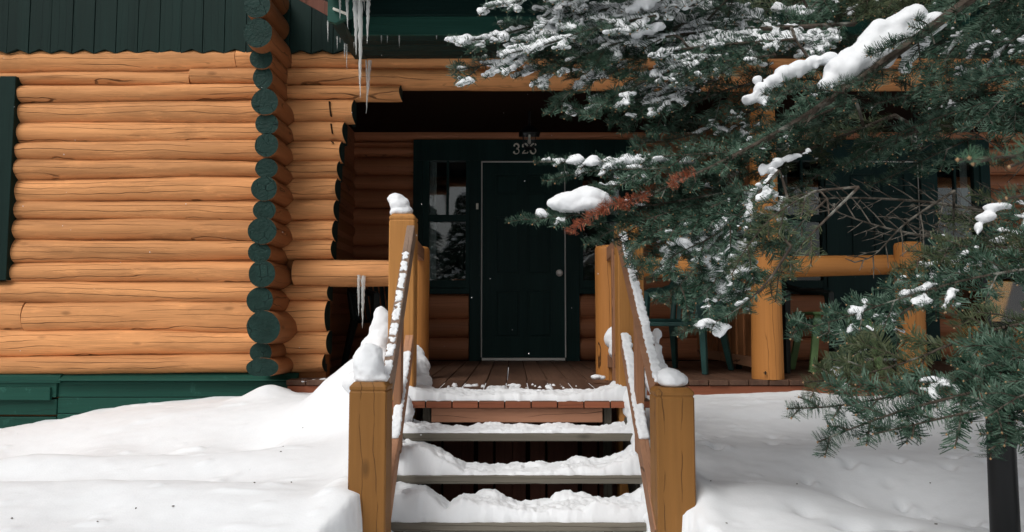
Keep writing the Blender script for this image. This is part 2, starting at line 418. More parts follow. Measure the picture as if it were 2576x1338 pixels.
_ico = {}
def ico(sub):
    if sub not in _ico:
        bm = bmesh.new(); bmesh.ops.create_icosphere(bm, subdivisions=sub, radius=1)
        bm.verts.ensure_lookup_table()
        _ico[sub] = (np.array([v.co[:] for v in bm.verts]), np.array([[w.index for w in f.verts] for f in bm.faces])); bm.free()
    return _ico[sub]
def snow_blob(name, balls, voxel=.008, mat=None, parent=None, rough=.006, nscale=22, seed=0, smooth=4, cut=None):
    """snow from overlapping balls (x, y, z, rx, ry, rz) melted into one skin"""
    iv, iff = ico(3); V = []; F = []; n = 0
    for (x, y, z, rx, ry, rz) in balls:
        V.append(iv * np.array([rx, ry, rz]) + np.array([x, y, z])); F.append(iff + n); n += len(iv)
    V = np.concatenate(V); F = np.concatenate(F)
    o = np_mesh(name + '_src', V, F, mat or M['snow'])
    m = o.modifiers.new('r', 'REMESH'); m.mode = 'VOXEL'; m.voxel_size = voxel
    m2 = o.modifiers.new('s', 'SMOOTH'); m2.iterations = smooth; m2.factor = .5
    dg = bpy.context.evaluated_depsgraph_get(); ev = o.evaluated_get(dg)
    me = bpy.data.meshes.new_from_object(ev)
    bpy.data.objects.remove(o)
    nv = len(me.vertices); co = np.empty(nv * 3, np.float32); no = np.empty(nv * 3, np.float32)
    me.vertices.foreach_get('co', co); me.vertices.foreach_get('normal', no); co = co.reshape(-1, 3); no = no.reshape(-1, 3)
    d = fbm(co * nscale, 4, seed) * rough
    co = co + no * d[:, None]
    if cut is not None: co[:, 2] = np.maximum(co[:, 2], cut + fbm(co * 25, 2, 3) * .006)
    me.vertices.foreach_set('co', co.astype(np.float32).ravel()); me.update(); me.name = name
    me.shade_smooth()
    return mesh_obj(name, me, parent)
def snow_strip(name, x0, x1, y0, y1, z, hf, mat=None, nx=150, ny=40, parent=None, edge=.006, seed=0):
    """snow lying on a flat board: closed height field; hf(X, Y) gives the depth of snow (0 = bare)"""
    gx = np.linspace(0, 1, nx); gy = np.linspace(0, 1, ny); X, Y = np.meshgrid(x0 + (x1 - x0) * gx, y0 + (y1 - y0) * gy, indexing='ij')
    H = hf(X, Y)
    # rounded crumbly front/back edges
    pf = np.stack([X.ravel() * 14, Y.ravel() * 14, np.full(X.size, seed * 1.7)], 1)
    ed = np.minimum(gy[None, :], 1 - gy[None, :]) * (y1 - y0)
    H = H * np.clip(ed / .018, 0, 1) ** .45
    top = np.stack([X, Y, z + H], -1)
    wob = fbm(np.stack([X.ravel() * 26, np.zeros(X.size) + seed, np.zeros(X.size)], 1), 3, seed).reshape(X.shape) * edge
    top[..., 1] += wob * np.clip(1 - gy[None, :] * 6, 0, 1)
    dn = fbm(np.stack([X.ravel() * 45, Y.ravel() * 45, H.ravel() * 45], 1), 3, seed + 3).reshape(X.shape) * .006
    top[..., 2] += dn * (H > .004)
    top[..., 2] = np.where(H < .0025, z - .004, top[..., 2])
    v = top.reshape(-1, 3); idx = np.arange(nx * ny).reshape(nx, ny)
    f = np.stack([idx[:-1, :-1], idx[1:, :-1], idx[1:, 1:], idx[:-1, 1:]], -1).reshape(-1, 4)
    nb = len(v); bot = v.copy(); bot[:, 2] = z - .006
    f2 = (f + nb)[:, ::-1]
    def wall(a): return np.stack([a[:-1], a[1:], a[1:] + nb, a[:-1] + nb], 1)
    walls = np.concatenate([wall(idx[::-1, 0]), wall(idx[:, -1]), wall(idx[0, :]), wall(idx[-1, ::-1])])
    return np_mesh(name, np.concatenate([v, bot]), np.concatenate([f, f2, walls]), mat or M['snow'], parent)

# ================================================================== SETTING: snow-covered ground
FY = 5.33                                                   # front of the log facade
STX = .035                                                  # centre of the stairs
def g_(X, Y, cx, cy, sx, sy, a, rot=0):
    c, s = cos(rot), sin(rot); dx, dy = X - cx, Y - cy
    u, w = dx * c + dy * s, -dx * s + dy * c
    return a * np.exp(-(u / sx) ** 2 - (w / sy) ** 2)
ctrl = []
for px, py, d in [(-400, 1095, 5.3), (0, 1080, 5.28), (150, 1060, 5.28), (260, 1032, 5.26), (330, 1019, 5.26), (450, 1011, 5.26), (560, 1004, 5.24), (625, 1001, 5.2),
                  (720, 992, 5.1), (800, 992, 5.1), (850, 985, 4.95), (890, 948, 4.35),
                  (0, 1180, 4.1), (300, 1165, 4.0), (600, 1150, 4.0), (800, 1120, 3.9),
                  (0, 1338, 2.75), (400, 1338, 2.75), (700, 1338, 2.75), (860, 1320, 2.85), (870, 1180, 3.4),
                  (1745, 998, 5.1), (1850, 995, 5.1), (1960, 992, 5.1), (2020, 986, 5.1), (2300, 1000, 5.1), (2700, 1010, 5.1), (3100, 1010, 5.1),
                  (1740, 1100, 4.0), (2000, 1110, 4.0), (2400, 1130, 3.9), (2700, 1130, 3.9),
                  (1760, 1338, 2.85), (2000, 1338, 2.8), (2300, 1338, 2.75), (2600, 1375, 2.7), (2450, 1345, 2.7)]:
    p = P(px, py, d); ctrl.append((p.x, p.y, p.z))
ctrl += [(-3, .5, .42), (0, .3, .15), (3, .5, .40), (-6, 3, .6), (6, 3, .62), (-2, 1.6, .52), (2, 1.6, .50), (0, 1.8, .15), (-7, 5, .62), (7, 5, .85), (0, -3, .2), (-5, -3, .35), (5, -3, .35)]
ctrl = np.array(ctrl)
def ground_z(X, Y):
    sh = X.shape; x = X.ravel(); y = Y.ravel(); w = np.zeros(len(x)); s = np.zeros(len(x))
    for cx, cy, cz in ctrl:
        d2 = (x - cx) ** 2 + (y - cy) ** 2 + .012
        k = 1 / d2 ** 1.6; w += k; s += k * cz
    z = (s / w).reshape(sh)
    z += g_(X, Y, PX(678, 4.98), 4.98, .16, .16, .085) + g_(X, Y, PX(2010, 5.0), 5.02, .12, .1, .03)
    z += g_(X, Y, -2.4, 3.75, 1.5, .20, .085, -.10) + g_(X, Y, -1.2, 3.05, 1.3, .24, .09, -.22) - g_(X, Y, -2.0, 3.42, 1.6, .16, .055, -.12)
    z += g_(X, Y, 1.0, 3.12, .42, .25, .10, .2) - g_(X, Y, 1.75, 3.2, .6, .20, .08, -.5)
    z += g_(X, Y, -.82, 4.25, .20, .42, .16) + g_(X, Y, -.66, 3.5, .09, .6, .10) + g_(X, Y, .75, 3.5, .08, .6, .10) + g_(X, Y, .86, 4.4, .12, .5, .05)
    q = np.stack([x, y, x * 0], 1)
    z += (fbm(q * 1.3, 3, 4) * .018 + fbm(q * np.array([5, 9, 1.]), 3, 8) * .005 + fbm(q * np.array([24, 30, 1.]), 2, 81) * .0012).reshape(sh)
    # little flakes and lumps fallen on the crust
    lump = np.clip(fbm(q * np.array([7, 15, 1.]), 2, 21).reshape(sh) - .78, 0, 1); z += lump * .035
    rng = random.Random(5)
    for i in range(95):                                     # tracks on the right
        cx, cy = rng.uniform(1.0, 3.4), rng.uniform(2.3, 4.2)
        if cx < 1.3 and cy < 3.3: continue
        a = rng.uniform(.015, .06); r = rng.uniform(.018, .036)
        z -= g_(X, Y, cx, cy, r, r * 1.1, a); z += g_(X, Y, cx + r * 1.3, cy - r, r, r, a * .4)
    for cx, cy, rx, ry, a in [(1.30, 2.86, .07, .05, .07), (1.46, 2.86, .06, .05, .06), (1.47, 3.26, .035, .10, .06), (1.15, 2.95, .05, .05, .03), (1.62, 2.72, .08, .06, .06)]:
        z -= g_(X, Y, cx, cy, rx, ry, a)
    # the stairs are dug out of the drift
    e = np.abs(X - STX)
    q3 = np.stack([x * 9, y * 9, x * 0 + 3], 1); jag = fbm(q3, 3, 31).reshape(sh) * .018
    fl = np.clip(2.97 - Y, 0, 1.2); inside = np.clip((.600 + jag + fl * .42 - e) / (.035 + fl * .22), 0, 1); inside = inside * inside * (3 - 2 * inside)
    inside *= np.clip((4.02 - Y) / .05, 0, 1)
    low = .10 + .0 * X + np.clip(.24 - np.abs(X - STX - .05) * .45, 0, 1) * np.clip(1 - np.abs(Y - 3.72) / .30, 0, 1) + fbm(q * 6, 3, 77).reshape(sh) * .03
    z = z * (1 - inside) + np.minimum(low, z) * inside
    # under the deck
    under = np.clip((Y - 5.24) / .06, 0, 1) * np.clip((X + 1.66) / .05, 0, 1); z = z * (1 - under) + np.minimum(z, .62) * under
    under2 = np.clip((.66 - e) / .04, 0, 1) * np.clip((Y - 3.86) / .05, 0, 1) ; z = z * (1 - under2) + np.minimum(z, .30) * under2
    return z
def warp(lo, hi, core0, core1, nc, no):
    a = lo + (core0 - lo) * (1 - (1 - np.linspace(0, 1, no, endpoint=False)) ** 3)
    b = np.linspace(core0, core1, nc, endpoint=False)
    c = core1 + (hi - core1) * np.linspace(0, 1, no) ** 3
    return np.concatenate([a, b, c])
gx = warp(-70, 70, -4.2, 4.2, 520, 26); gy = np.concatenate([-80 + 82 * (1 - (1 - np.linspace(0, 1, 26, endpoint=False)) ** 3), np.linspace(2.0, 5.6, 250), 5.6 + 70 * np.linspace(0.02, 1, 14) ** 3])
GX, GY = np.meshgrid(gx, gy, indexing='ij'); GZ = ground_z(GX, GY)
gi = np.arange(GX.size).reshape(GX.shape)
gf = np.stack([gi[:-1, :-1], gi[1:, :-1], gi[1:, 1:], gi[:-1, 1:]], -1).reshape(-1, 4)
ground = np_mesh('ground', np.stack([GX, GY, GZ], -1).reshape(-1, 3), gf, M['gsnow'])
tag(ground, 'deep smooth snow drifted over the yard in front of the cabin', kind='structure')
def ground_at(x, y): return float(ground_z(np.array([[x]]), np.array([[y]]))[0, 0])

# ================================================================== LOG CABIN
cabin = empty('log_cabin'); tag(cabin, 'tan log cabin with dark green trim and a deep recessed front porch', 'cabin')
XL, XR = -5.2, 7.0
CX = -1.665                                                 # cross wall at the corner
# ---- left facade wall and its logs
wall_l = MB().box(XL, CX - .02, 5.385, 5.55, .60, 3.5).build('front_wall', M['chink'], cabin)
bl = [116, 178, 209, 252, 302, 354, 397, 447, 502, 549, 599, 659, 706, 758, 828, 897, 940]     # seams at the window
br_ = [119, 165, 209, 246, 301, 350, 401, 443, 500, 549, 603, 652, 708, 760, 836, 888, 934]    # seams at the corner
WX0, WX1 = -3.9, PX(43, FY)                                  # the window at the far left
split = {0: 575, 1: 455, 13: 52}; wx_edge = (PX(44, FY, 300) + PX(22, FY, 700)) / 2
for i in range(16):
    xa, xb = PX(50, FY), PX(620, FY)
    def zz(seam, x):
        za, zb = PZ(bl[seam], FY), PZ(br_[seam], FY); return za + (zb - za) * (x - xa) / (xb - xa)
    spans = [(XL, CX)]
    if 2 <= i <= 11: spans = [(wx_edge - .05 + random.Random(i + 70).uniform(0, .02), CX)]
    if i in split:
        xs = PX(split[i], FY); spans = [(XL, xs - .003), (xs + .003, CX)]
    for j, (s0, s1) in enumerate(spans):
        c0 = (zz(i, s0) + zz(i + 1, s0)) / 2; c1 = (zz(i, s1) + zz(i + 1, s1)) / 2
        h0 = abs(zz(i, s0) - zz(i + 1, s0)) / 2; h1 = abs(zz(i, s1) - zz(i + 1, s1)) / 2
        log_mesh('log', (s0, FY + .086, c0), (s1, FY + .086, c1), (h0 * 1.13, h1 * 1.13), .090 + random.Random(i).uniform(-.010, .014), M['log'], wall_l, seed=i * 3 + j, rough=.07, n=30)
# ---- window at the left edge
win = empty('window', parent=cabin)
wz1, wz0 = PZ(195, FY), PZ(705, FY); wxr0, wxr1 = PX(44, FY, 300), PX(22, FY, 700)
wm = MB(); wxr = (wxr0 + wxr1) / 2
wm.box(wxr - .115, wxr, FY - .035, FY + .09, wz0, wz1); wm.box(WX0 - .1, WX0, FY - .035, FY + .09, wz0, wz1)
wm.box(WX0, wxr - .115, FY - .012, FY + .088, wz1 - .10, wz1 - .002); wm.box(WX0, wxr - .115, FY - .012, FY + .088, wz0 + .002, wz0 + .10)
wm.box(WX0, wxr - .115, FY + .03, FY + .07, (wz0 + wz1) / 2 - .03, (wz0 + wz1) / 2 + .03)
wm.build('window_frame', M['greenz'], win, bev=.004)
MB().box(WX0, wxr - .115, FY + .05, FY + .055, wz0 + .1, wz1 - .1).build('pane', M['glass'], win)
MB().box(WX0, wxr - .115, FY + .075, FY + .08, wz0 + .1, wz1 - .1).build('window_backing', M['room'], win)

# ---- cross wall: the stack of log ends painted green
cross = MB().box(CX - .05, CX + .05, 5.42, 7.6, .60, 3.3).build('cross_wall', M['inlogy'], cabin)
ends = [(648, -52, 72, 64, 4.9), (646, 12, 70, 70, 4.88), (647, 81, 76, 75, 4.88), (656, 145, 61, 52, 4.98), (661, 195, 53, 58, 5.0), (666, 256, 70, 64, 4.98), (670, 311, 62, 52, 5.0), (671, 366, 62, 58, 5.0),
        (669, 422, 58, 49, 5.01), (665, 475, 70, 59, 4.99), (665, 526, 60, 50, 5.0), (659, 581, 74, 62, 4.98), (652, 634, 59, 51, 5.0), (659, 691, 70, 65, 4.98),
        (654, 755, 68, 62, 5.0), (662, 823, 86, 79, 4.96), (656, 884, 58, 50, 5.02), (660, 926, 82, 46, 4.99)]
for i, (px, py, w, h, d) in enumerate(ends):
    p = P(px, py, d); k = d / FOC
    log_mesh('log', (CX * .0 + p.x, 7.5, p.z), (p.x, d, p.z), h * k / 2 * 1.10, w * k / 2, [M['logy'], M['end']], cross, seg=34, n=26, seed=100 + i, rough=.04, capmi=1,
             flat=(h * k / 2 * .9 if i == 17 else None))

# ---- facade wall right of the corner, ending at the porch opening
wall_r = MB().box(CX + .02, PX(815, FY), 5.40, 5.52, .80, 2.75).build('front_wall', M['chink'], cabin)
rb = [118, 165, 211, 246, 302, 351, 402, 446, 501, 551, 602, 650]
rx = [None, None, 997, 876, 853, 846, 841, 837, 834, 831, 829]
for i in range(11):
    za, zb = PZ(rb[i], FY), PZ(rb[i + 1], FY); c = (za + zb) / 2; h = (za - zb) / 2
    if i == 1:
        log_mesh('log', (CX, FY + .11, c), (XR, FY + .11, c - .008), (h * 1.07, h * 1.18), .115, M['log'], wall_r, seed=201, rough=.035)
    elif i == 0:
        log_mesh('log', (CX, FY + .11, c), (XR, FY + .11, c), (h * 1.07, h * 1.0), .105, M['log'], wall_r, seed=200, rough=.035)
    else:
        log_mesh('log', (CX, FY + .08, c), (PX(rx[i], FY), FY + .08, c), h * 1.12, .090, [M['log'], M['enddark']], wall_r, seed=200 + i, rough=.035, capmi=1,
                 endcurve=.012)
rb2 = [716, 755, 833, 889, 936]; rx2 = [821, 816, 821, 812]
for i in range(4):
    za, zb = PZ(rb2[i], FY), PZ(rb2[i + 1], FY); c = (za + zb) / 2; h = (za - zb) / 2
    log_mesh('log', (CX, FY + .08, c), (PX(rx2[i], FY), FY + .08, c), h * 1.12, .090, [M['log'], M['enddark']], wall_r, seed=230 + i, rough=.035, capmi=1, endcurve=.012)
jb = [(rb[i], rb[i + 1], rx[i]) for i in range(3, 11)] + [(rb2[i], rb2[i + 1], rx2[i]) for i in range(4)]
for y0_, y1_, xx_ in jb: MB().box(PX(xx_, FY) - .03, PX(xx_, FY) - .006, FY + .075, FY + .20, PZ(y1_, FY) - .002, PZ(y0_, FY) - .002).build('opening_jamb', M['enddark'], wall_r)
# saw-cut slots in two of those logs
for px, y0, y1 in [(829, 256, 293), (833, 312, 337), (834, 356, 359)]:
    a, b = P(px, y0, FY - .002), P(px + 4, y1, FY - .002); mb = MB()
    mb.hexa([(a.x - .005, FY - .018, a.z), (a.x + .005, FY - .018, a.z), (b.x + .005, FY - .018, b.z), (b.x - .005, FY - .018, b.z)],
            [(a.x - .005, FY + .06, a.z), (a.x + .005, FY + .06, a.z), (b.x + .005, FY + .06, b.z), (b.x - .005, FY + .06, b.z)]).build('saw_slot', M['dark'], wall_r)

# ---- gable planks above the logs, with notched lower ends
gable = MB().box(XL, PX(900, 5.3), 5.37, 5.41, PZ(100, 5.33), 4.6).build('gable_wall', M['dark'], cabin)
pw = 56 * 5.31 / FOC
x = PX(39, 5.31) - pw * 24; rnd = random.Random(3); k = 0
while x < PX(935, 5.31) - pw * .3:
    if x + pw > XL and not (PX(600, 5.3) < x < PX(690, 5.3) and False):
        ztip = PZ(134, 5.31); ntch = .030 + rnd.uniform(-.005, .006)
        y0 = 5.31 + rnd.uniform(0, .006); g = .0018
        pts = [(x + g, y0, ztip), (x + pw / 2, y0, ztip + ntch), (x + pw - g, y0, ztip), (x + pw - g, y0, 4.55), (x + g, y0, 4.55)]
        mb = MB(); mb.prism(pts, (0, .03, 0)); mb.build('plank', M['greenz'], gable, bev=.002)
    x += pw; k += 1

# ---- green skirt boards at the foot of the left wall
skirt = MB().box(XL, CX + .10, 5.40, 5.50, .15, PZ(936, FY)).build('skirt_wall', M['skirt'], cabin)
zt = PZ(938, FY); xs = PX(165, 5.35)
bz = [zt - .06, zt - .175, zt - .29, zt - .40, zt - .52]
mb = MB(); mb.prism([(xs, FY - .035, zt - .055), (xs, FY - .035, zt - .045), (xs, FY + .05, zt), (xs, FY + .05, zt - .055)], (CX + .13 - xs, 0, 0)); mb.build('board', M['skirt'], skirt, bev=.003)
mb = MB(); mb.prism([(XL, FY - .012, zt - .07), (XL, FY - .012, zt - .02), (XL, FY + .05, zt), (XL, FY + .05, zt - .07)], (xs - XL, 0, 0)); mb.build('board', M['skirt'], skirt, bev=.003)
for i in range(4):
    MB().box(xs - .03, CX + .10 + .0, FY + .018, FY + .07, bz[i + 1] + .003, bz[i] - .001).build('board', M['skirt'], skirt, bev=.004)
    MB().box(XL, xs - .033, FY + .012 - (.012 if i == 0 else 0), FY + .07, bz[i + 1] + .002 - .01 * i, bz[i] - .002 - .01 * i).build('board', M['skirt'], skirt, bev=.004)
p = P(140, 990, FY); MB().box(XL, p.x - .03, FY - .018, FY + .012, PZ(1006, FY), PZ(974, FY)).build('board', M['skirt'], skirt, bev=.004)

# ---- porch back wall (the door wall)
DY = 7.56
wz_top = PZ(318, DY - .1)
def entry_x(cx, px): return cx + (px - 1315.5) * DY / FOC
ENT = [PX(1315.5, DY), 3.73]
backw = MB().box(CX, XR, DY + .02, DY + .14, .9, 3.4).build('porch_back_wall', M['dark'], cabin)
rows = [318, 353, 367, 392, 437, 474, 521, 563, 617, 650, 698, 738, 801, 850, 906, 912]
zrow = [PZ(r, DY - .1) for r in rows]
gaps = [(entry_x(c, 1040), entry_x(c, 1596)) for c in ENT]
swin = [(entry_x(c, 1080 - 4), entry_x(c, 1180)) for c in ENT]; swin2 = [(entry_x(c, 1455), entry_x(c, 1560)) for c in ENT]
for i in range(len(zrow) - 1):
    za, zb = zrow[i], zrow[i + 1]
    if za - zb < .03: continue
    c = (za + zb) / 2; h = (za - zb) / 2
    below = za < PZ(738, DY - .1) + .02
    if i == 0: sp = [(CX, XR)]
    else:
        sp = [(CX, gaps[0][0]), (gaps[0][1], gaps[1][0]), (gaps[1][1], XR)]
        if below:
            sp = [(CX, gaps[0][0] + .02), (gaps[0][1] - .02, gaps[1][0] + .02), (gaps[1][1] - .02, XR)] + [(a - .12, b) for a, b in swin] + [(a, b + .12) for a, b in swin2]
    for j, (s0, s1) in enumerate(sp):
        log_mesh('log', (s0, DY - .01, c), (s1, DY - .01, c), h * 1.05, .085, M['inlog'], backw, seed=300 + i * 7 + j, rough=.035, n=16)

# digits as bent strokes with ball terminals (unit height 1)
def arc(cx, cy, rx, ry, a0, a1, n=14): return [(cx + rx * cos(radians(a0 + (a1 - a0) * i / n)), cy + ry * sin(radians(a0 + (a1 - a0) * i / n))) for i in range(n + 1)]
DIG = {'3': [(arc(.28, .74, .24, .24, 160, -90), (.07, .17)), (arc(.28, .26, .27, .26, 90, -160), (.17, .07))],
       '2': [(arc(.30, .72, .25, .26, 170, -40) + [(.30, .36), (.06, .08)], (.07, .17)), ([(.04, .07), (.56, .07), (.59, .2)], (.14, .07))],
       '6': [(arc(.42, .60, .38, .40, 70, 180) + arc(.30, .30, .26, .28, 180, 330), (.06, .16)), (arc(.30, .30, .24, .27, -30, 180), (.13, .07))],
       '7': [([(.04, .80), (.06, .93), (.58, .93)], (.07, .15)), ([(.57, .93), (.36, .55), (.26, .22), (.24, .0)], (.08, .18))]}
DOT = {'3': [(.09, .80), (.07, .18)], '2': [(.11, .72)], '6': [(.52, .90)], '7': []}
def digit(ch, x, y, z, h, parent):
    mb = MB()
    for pts, (w0, w1) in DIG[ch]:
        n = len(pts); v = []; f = []
        for i, (a, b) in enumerate(pts):
            p0 = pts[max(i - 1, 0)]; p1 = pts[min(i + 1, n - 1)]; dx, dy = p1[0] - p0[0], p1[1] - p0[1]; L = math.hypot(dx, dy) or 1
            nx_, ny_ = -dy / L, dx / L; t = i / (n - 1); w = (w0 + (w1 - w0) * sin(pi * t)) * .5
            for sgn in (-1, 1): v.append((x + (a + nx_ * w * sgn) * h, y, z + (b + ny_ * w * sgn) * h))
        m = len(v); v += [(a, b + .008, c) for a, b, c in v]
        for i in range(n - 1):
            f += [(2 * i, 2 * i + 1, 2 * i + 3, 2 * i + 2), (2 * i, 2 * i + 2, 2 * i + 2 + m, 2 * i + m), (2 * i + 1, 2 * i + 3, 2 * i + 3 + m, 2 * i + 1 + m)]
        f += [(0, 1, 1 + m, m), (m - 2, m - 1, 2 * m - 1, 2 * m - 2)]
        mb.add(v, f)
    for a, b in DOT[ch]:
        c = [(x + (a + .09 * cos(t)) * h, y - .0006, z + (b + .09 * sin(t)) * h) for t in np.linspace(0, 2 * pi, 10, endpoint=False)]
        mb.prism(c, (0, .007, 0))
    return mb.build('digit', M['num'], parent)

def entry(cx, number, first):
    X = lambda px: entry_x(cx, px)
    Z = lambda py: PZ(py, DY - .1)
    fy = DY - .115
    root = empty('entrance', parent=cabin)
    T = MB(); Z0 = DECK
    # casing: flat boards butted together
    T.box(X(1040), X(1596), fy, fy + .1, Z(404), Z(352))                       # head board
    for a, b in ((1182, 1210), (1422, 1455)): T.box(X(a), X(b), fy + .002, fy + .1, Z0, Z(404))
    for a, b in ((1040, 1064), (1572, 1596)): T.box(X(a), X(b), fy + .003, fy + .1, Z(738), Z(404))
    T.build('door_casing', M['trim'], root, bev=.003)
    for s, (a, b) in enumerate(((1064, 1182), (1455, 1572))):                  # sidelight windows
        w = empty('window', parent=root)
        a2, b2 = a + 4, b - 4
        pa, pb = (1080, 1172) if s == 0 else (1465, 1557)
        m = MB(); y0 = fy + .016
        m.box(X(a), X(pa), y0, y0 + .06, Z(738), Z(404)); m.box(X(pb), X(b), y0, y0 + .06, Z(738), Z(404))
        m.box(X(pa), X(pb), y0 + .001, y0 + .06, Z(392 + 8), Z(404) if False else Z(384))
        m.box(X(pa), X(pb), y0 - .006, y0 + .06, Z(557), Z(540)); m.box(X(pa), X(pb), y0 + .001, y0 + .06, Z(724), Z(705))
        m.box(X(a), X(b), y0 - .02, y0 + .06, Z(739), Z(725))
        mid = (pa + pb) / 2; m.box(X(mid - 3), X(mid + 3), y0 + .01, y0 + .05, Z(540), Z(400))
        m.build('window_frame', M['trim'], w, bev=.003)
        MB().box(X(pa), X(mid - 3), y0 + .03, y0 + .034, Z(540), Z(400)).build('pane', M['glass'], w)
        MB().box(X(mid + 3), X(pb), y0 + .03, y0 + .034, Z(540), Z(400)).build('pane', M['glass'], w)
        MB().box(X(pa), X(pb), y0 + .036, y0 + .04, Z(705), Z(557)).build('pane', M['glass'], w)
        MB().box(X(pa) - .01, X(pb) + .01, fy + .13, fy + .14, Z(710), Z(390)).build('window_backing', M['room'], w)
        cm = MB(); xc = X(pa + 8) if s == 0 else X(pb - 12)
        for q in range(4): cm.tube([(xc - .03 + q * .018, fy + .105 + .006 * (q % 2), Z(404)), (xc - .035 + q * .02, fy + .105, Z(700))], .011, 6)
        cm.build('curtain', M['curtain'], w, smooth=True)
    # door leaf: stiles and rails standing proud of the six recessed panels
    d = empty('door', parent=root)
    dx0, dx1, dz0, dz1 = X(1213), X(1419), DECK + .035, Z(407)
    W = dx1 - dx0; H = dz1 - dz0; yl = fy + .045
    MB().box(dx0, dx1, yl + .012, yl + .05, dz0, dz1).build('door_leaf', M['trim'], d)
    cx0 = [dx0 + W * .16, dx0 + W * .54]; pwid = W * .30
    rz = [(.10, .34), (.42, .72), (.83, .94)]
    F = MB()
    F.box(dx0, cx0[0], yl, yl + .012, dz0, dz1); F.box(cx0[0] + pwid, cx0[1], yl, yl + .012, dz0, dz1); F.box(cx0[1] + pwid, dx1, yl, yl + .012, dz0, dz1)
    zs = [0] + [v for r in rz for v in r] + [1]
    for c0 in cx0:
        for q in range(0, len(zs), 2): F.box(c0, c0 + pwid, yl + .0005, yl + .012, dz0 + zs[q] * H, dz0 + zs[q + 1] * H)
    F.build('door_frame', M['trim'], d)
    for c0 in cx0:
        for a, b in rz:
            o = MB().box(c0 + .022, c0 + pwid - .022, yl + .003, yl + .014, dz0 + a * H + .022, dz0 + b * H - .022).build('panel', M['trim'], d, bev=.006)
    sm = MB(); w_ = .011
    sm.box(dx0 - w_, dx0, yl - .004, yl + .03, dz0, dz1 + w_); sm.box(dx1, dx1 + w_, yl - .004, yl + .03, dz0, dz1 + w_); sm.box(dx0, dx1, yl - .004, yl + .03, dz1, dz1 + w_)
    sm.box(dx0, dx1, yl - .02, yl + .03, DECK + .006, DECK + .03)
    sm.build('door_seal', M['seal'], d)
    k = P(1406, 686, DY - .1); kx = X(1406); kz = k.z
    km = MB(); km.tube([(kx, yl, kz), (kx, yl - .012, kz)], [.036, .033], 18); km.tube([(kx, yl - .012, kz), (kx, yl - .032, kz)], [.012, .012], 12)
    km.tube([(kx, yl - .032, kz), (kx, yl - .04, kz), (kx, yl - .056, kz), (kx, yl - .064, kz)], [.014, .026, .028, .018], 18)
    km.build('knob', M['brass'], d, smooth=True)
    MB().box(X(1198), X(1204), fy - .008, fy + .001, Z(527), Z(512)).build('doorbell', M['num'], root, bev=.002)
    for q, ch in enumerate(number):
        digit(ch, X(1291 + q * 21), fy - .009, Z(388), .105, root)
    return root
entry(ENT[0], '326', True); entry(ENT[1], '327', False)

# ---- porch ceiling and beams
ceil = MB().box(CX, XR, 5.55, DY + .1, wz_top + .012, wz_top + .05).build('porch_ceiling', M['ceil'], cabin)
for i in range(16): MB().box(CX, XR, 5.56 + i * .128, 5.56 + i * .128 + .122, wz_top - .004, wz_top + .012).build('board', M['ceil'], ceil)
MB().box(CX, XR, 5.50, 5.56, PZ(215, 5.5) + .06, wz_top + .4).build('beam_backing', M['ceil'], cabin)

# ---- eave over the porch: fascia boards, soffit boards, return and roof
ez = PZ(148, FY); EF = 4.86; EX = PX(900, FY)
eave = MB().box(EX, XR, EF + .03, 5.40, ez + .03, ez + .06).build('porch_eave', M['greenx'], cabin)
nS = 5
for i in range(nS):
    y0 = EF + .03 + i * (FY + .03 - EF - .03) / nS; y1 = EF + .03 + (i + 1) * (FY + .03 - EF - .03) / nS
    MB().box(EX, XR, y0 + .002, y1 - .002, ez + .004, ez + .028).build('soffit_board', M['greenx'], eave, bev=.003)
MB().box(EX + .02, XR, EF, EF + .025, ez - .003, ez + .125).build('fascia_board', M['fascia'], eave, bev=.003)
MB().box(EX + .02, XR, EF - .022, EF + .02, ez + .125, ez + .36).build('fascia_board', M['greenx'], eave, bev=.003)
MB().box(EX, XR, EF + .03, 5.38, ez + .06, ez + .36).build('eave_core', M['dark'], eave)
# the boxed return at the left end
p0 = P(825, 55, 4.62); rxl = p0.x; rxr = PX(880, 4.62)
rm = MB(); z0 = p0.z
rm.prism([(rxl, 4.60, z0 + .5), (rxl, 4.60, z0 + .0), (rxl + .05, 4.60, z0 - .015), (rxr, 4.60, z0 + .035), (rxr, 4.60, z0 + .5)], (0, .04, 0))
rm.build('return_board', M['fascia'], eave, bev=.003)
rm = MB(); rm.hexa([(rxl + .02, 4.645, z0 - .01), (EX + .02, 4.645, z0 + .01), (EX + .04, 5.36, ez + .0), (EX - .05, 5.36, ez + .0)],
                   [(rxl + .02, 4.645, z0 + .4), (EX + .02, 4.645, z0 + .4), (EX + .04, 5.36, ez + .4), (EX - .05, 5.36, ez + .4)])
rm.build('return_box', M['greenx'], eave)
a, b = P(838, 22, 4.585), P(874, 36, 4.585); MB().bar(a, b, .02, .012).build('splintered_wood', M['num'], eave)
a, b = P(745, -20, 5.1), P(838, 30, 4.75); MB().bar(a, b, .05, .075).build('rafter', M['skirtz'], eave, bev=.004)
# roof plane above the picture, carrying the overhang the icicles hang from
zr = PZ(-14, 4.45)
roof = MB(); roof.hexa([(PX(800, 4.45), 4.42, zr), (XR, 4.42, zr), (XR, 9.2, zr + 2.2), (PX(800, 4.45), 9.2, zr + 2.2)],
                       [(PX(800, 4.45), 4.42, zr + .1), (XR, 4.42, zr + .1), (XR, 9.2, zr + 2.3), (PX(800, 4.45), 9.2, zr + 2.3)])
roof.build('roof', M['greenx'], cabin)
MB().hexa([(XL, 5.42, 3.3), (XR, 5.42, 3.3), (XR, 12, 3.3), (XL, 12, 3.3)], [(XL, 5.42, 4.6), (XR, 5.42, 4.6), (XR, 12, 6.5), (XL, 12, 6.5)]).build('upper_body', M['dark'], cabin)
MB().box(XL, CX - .06, 5.56, 9, .3, 3.4).build('house_body', M['dark'], cabin)

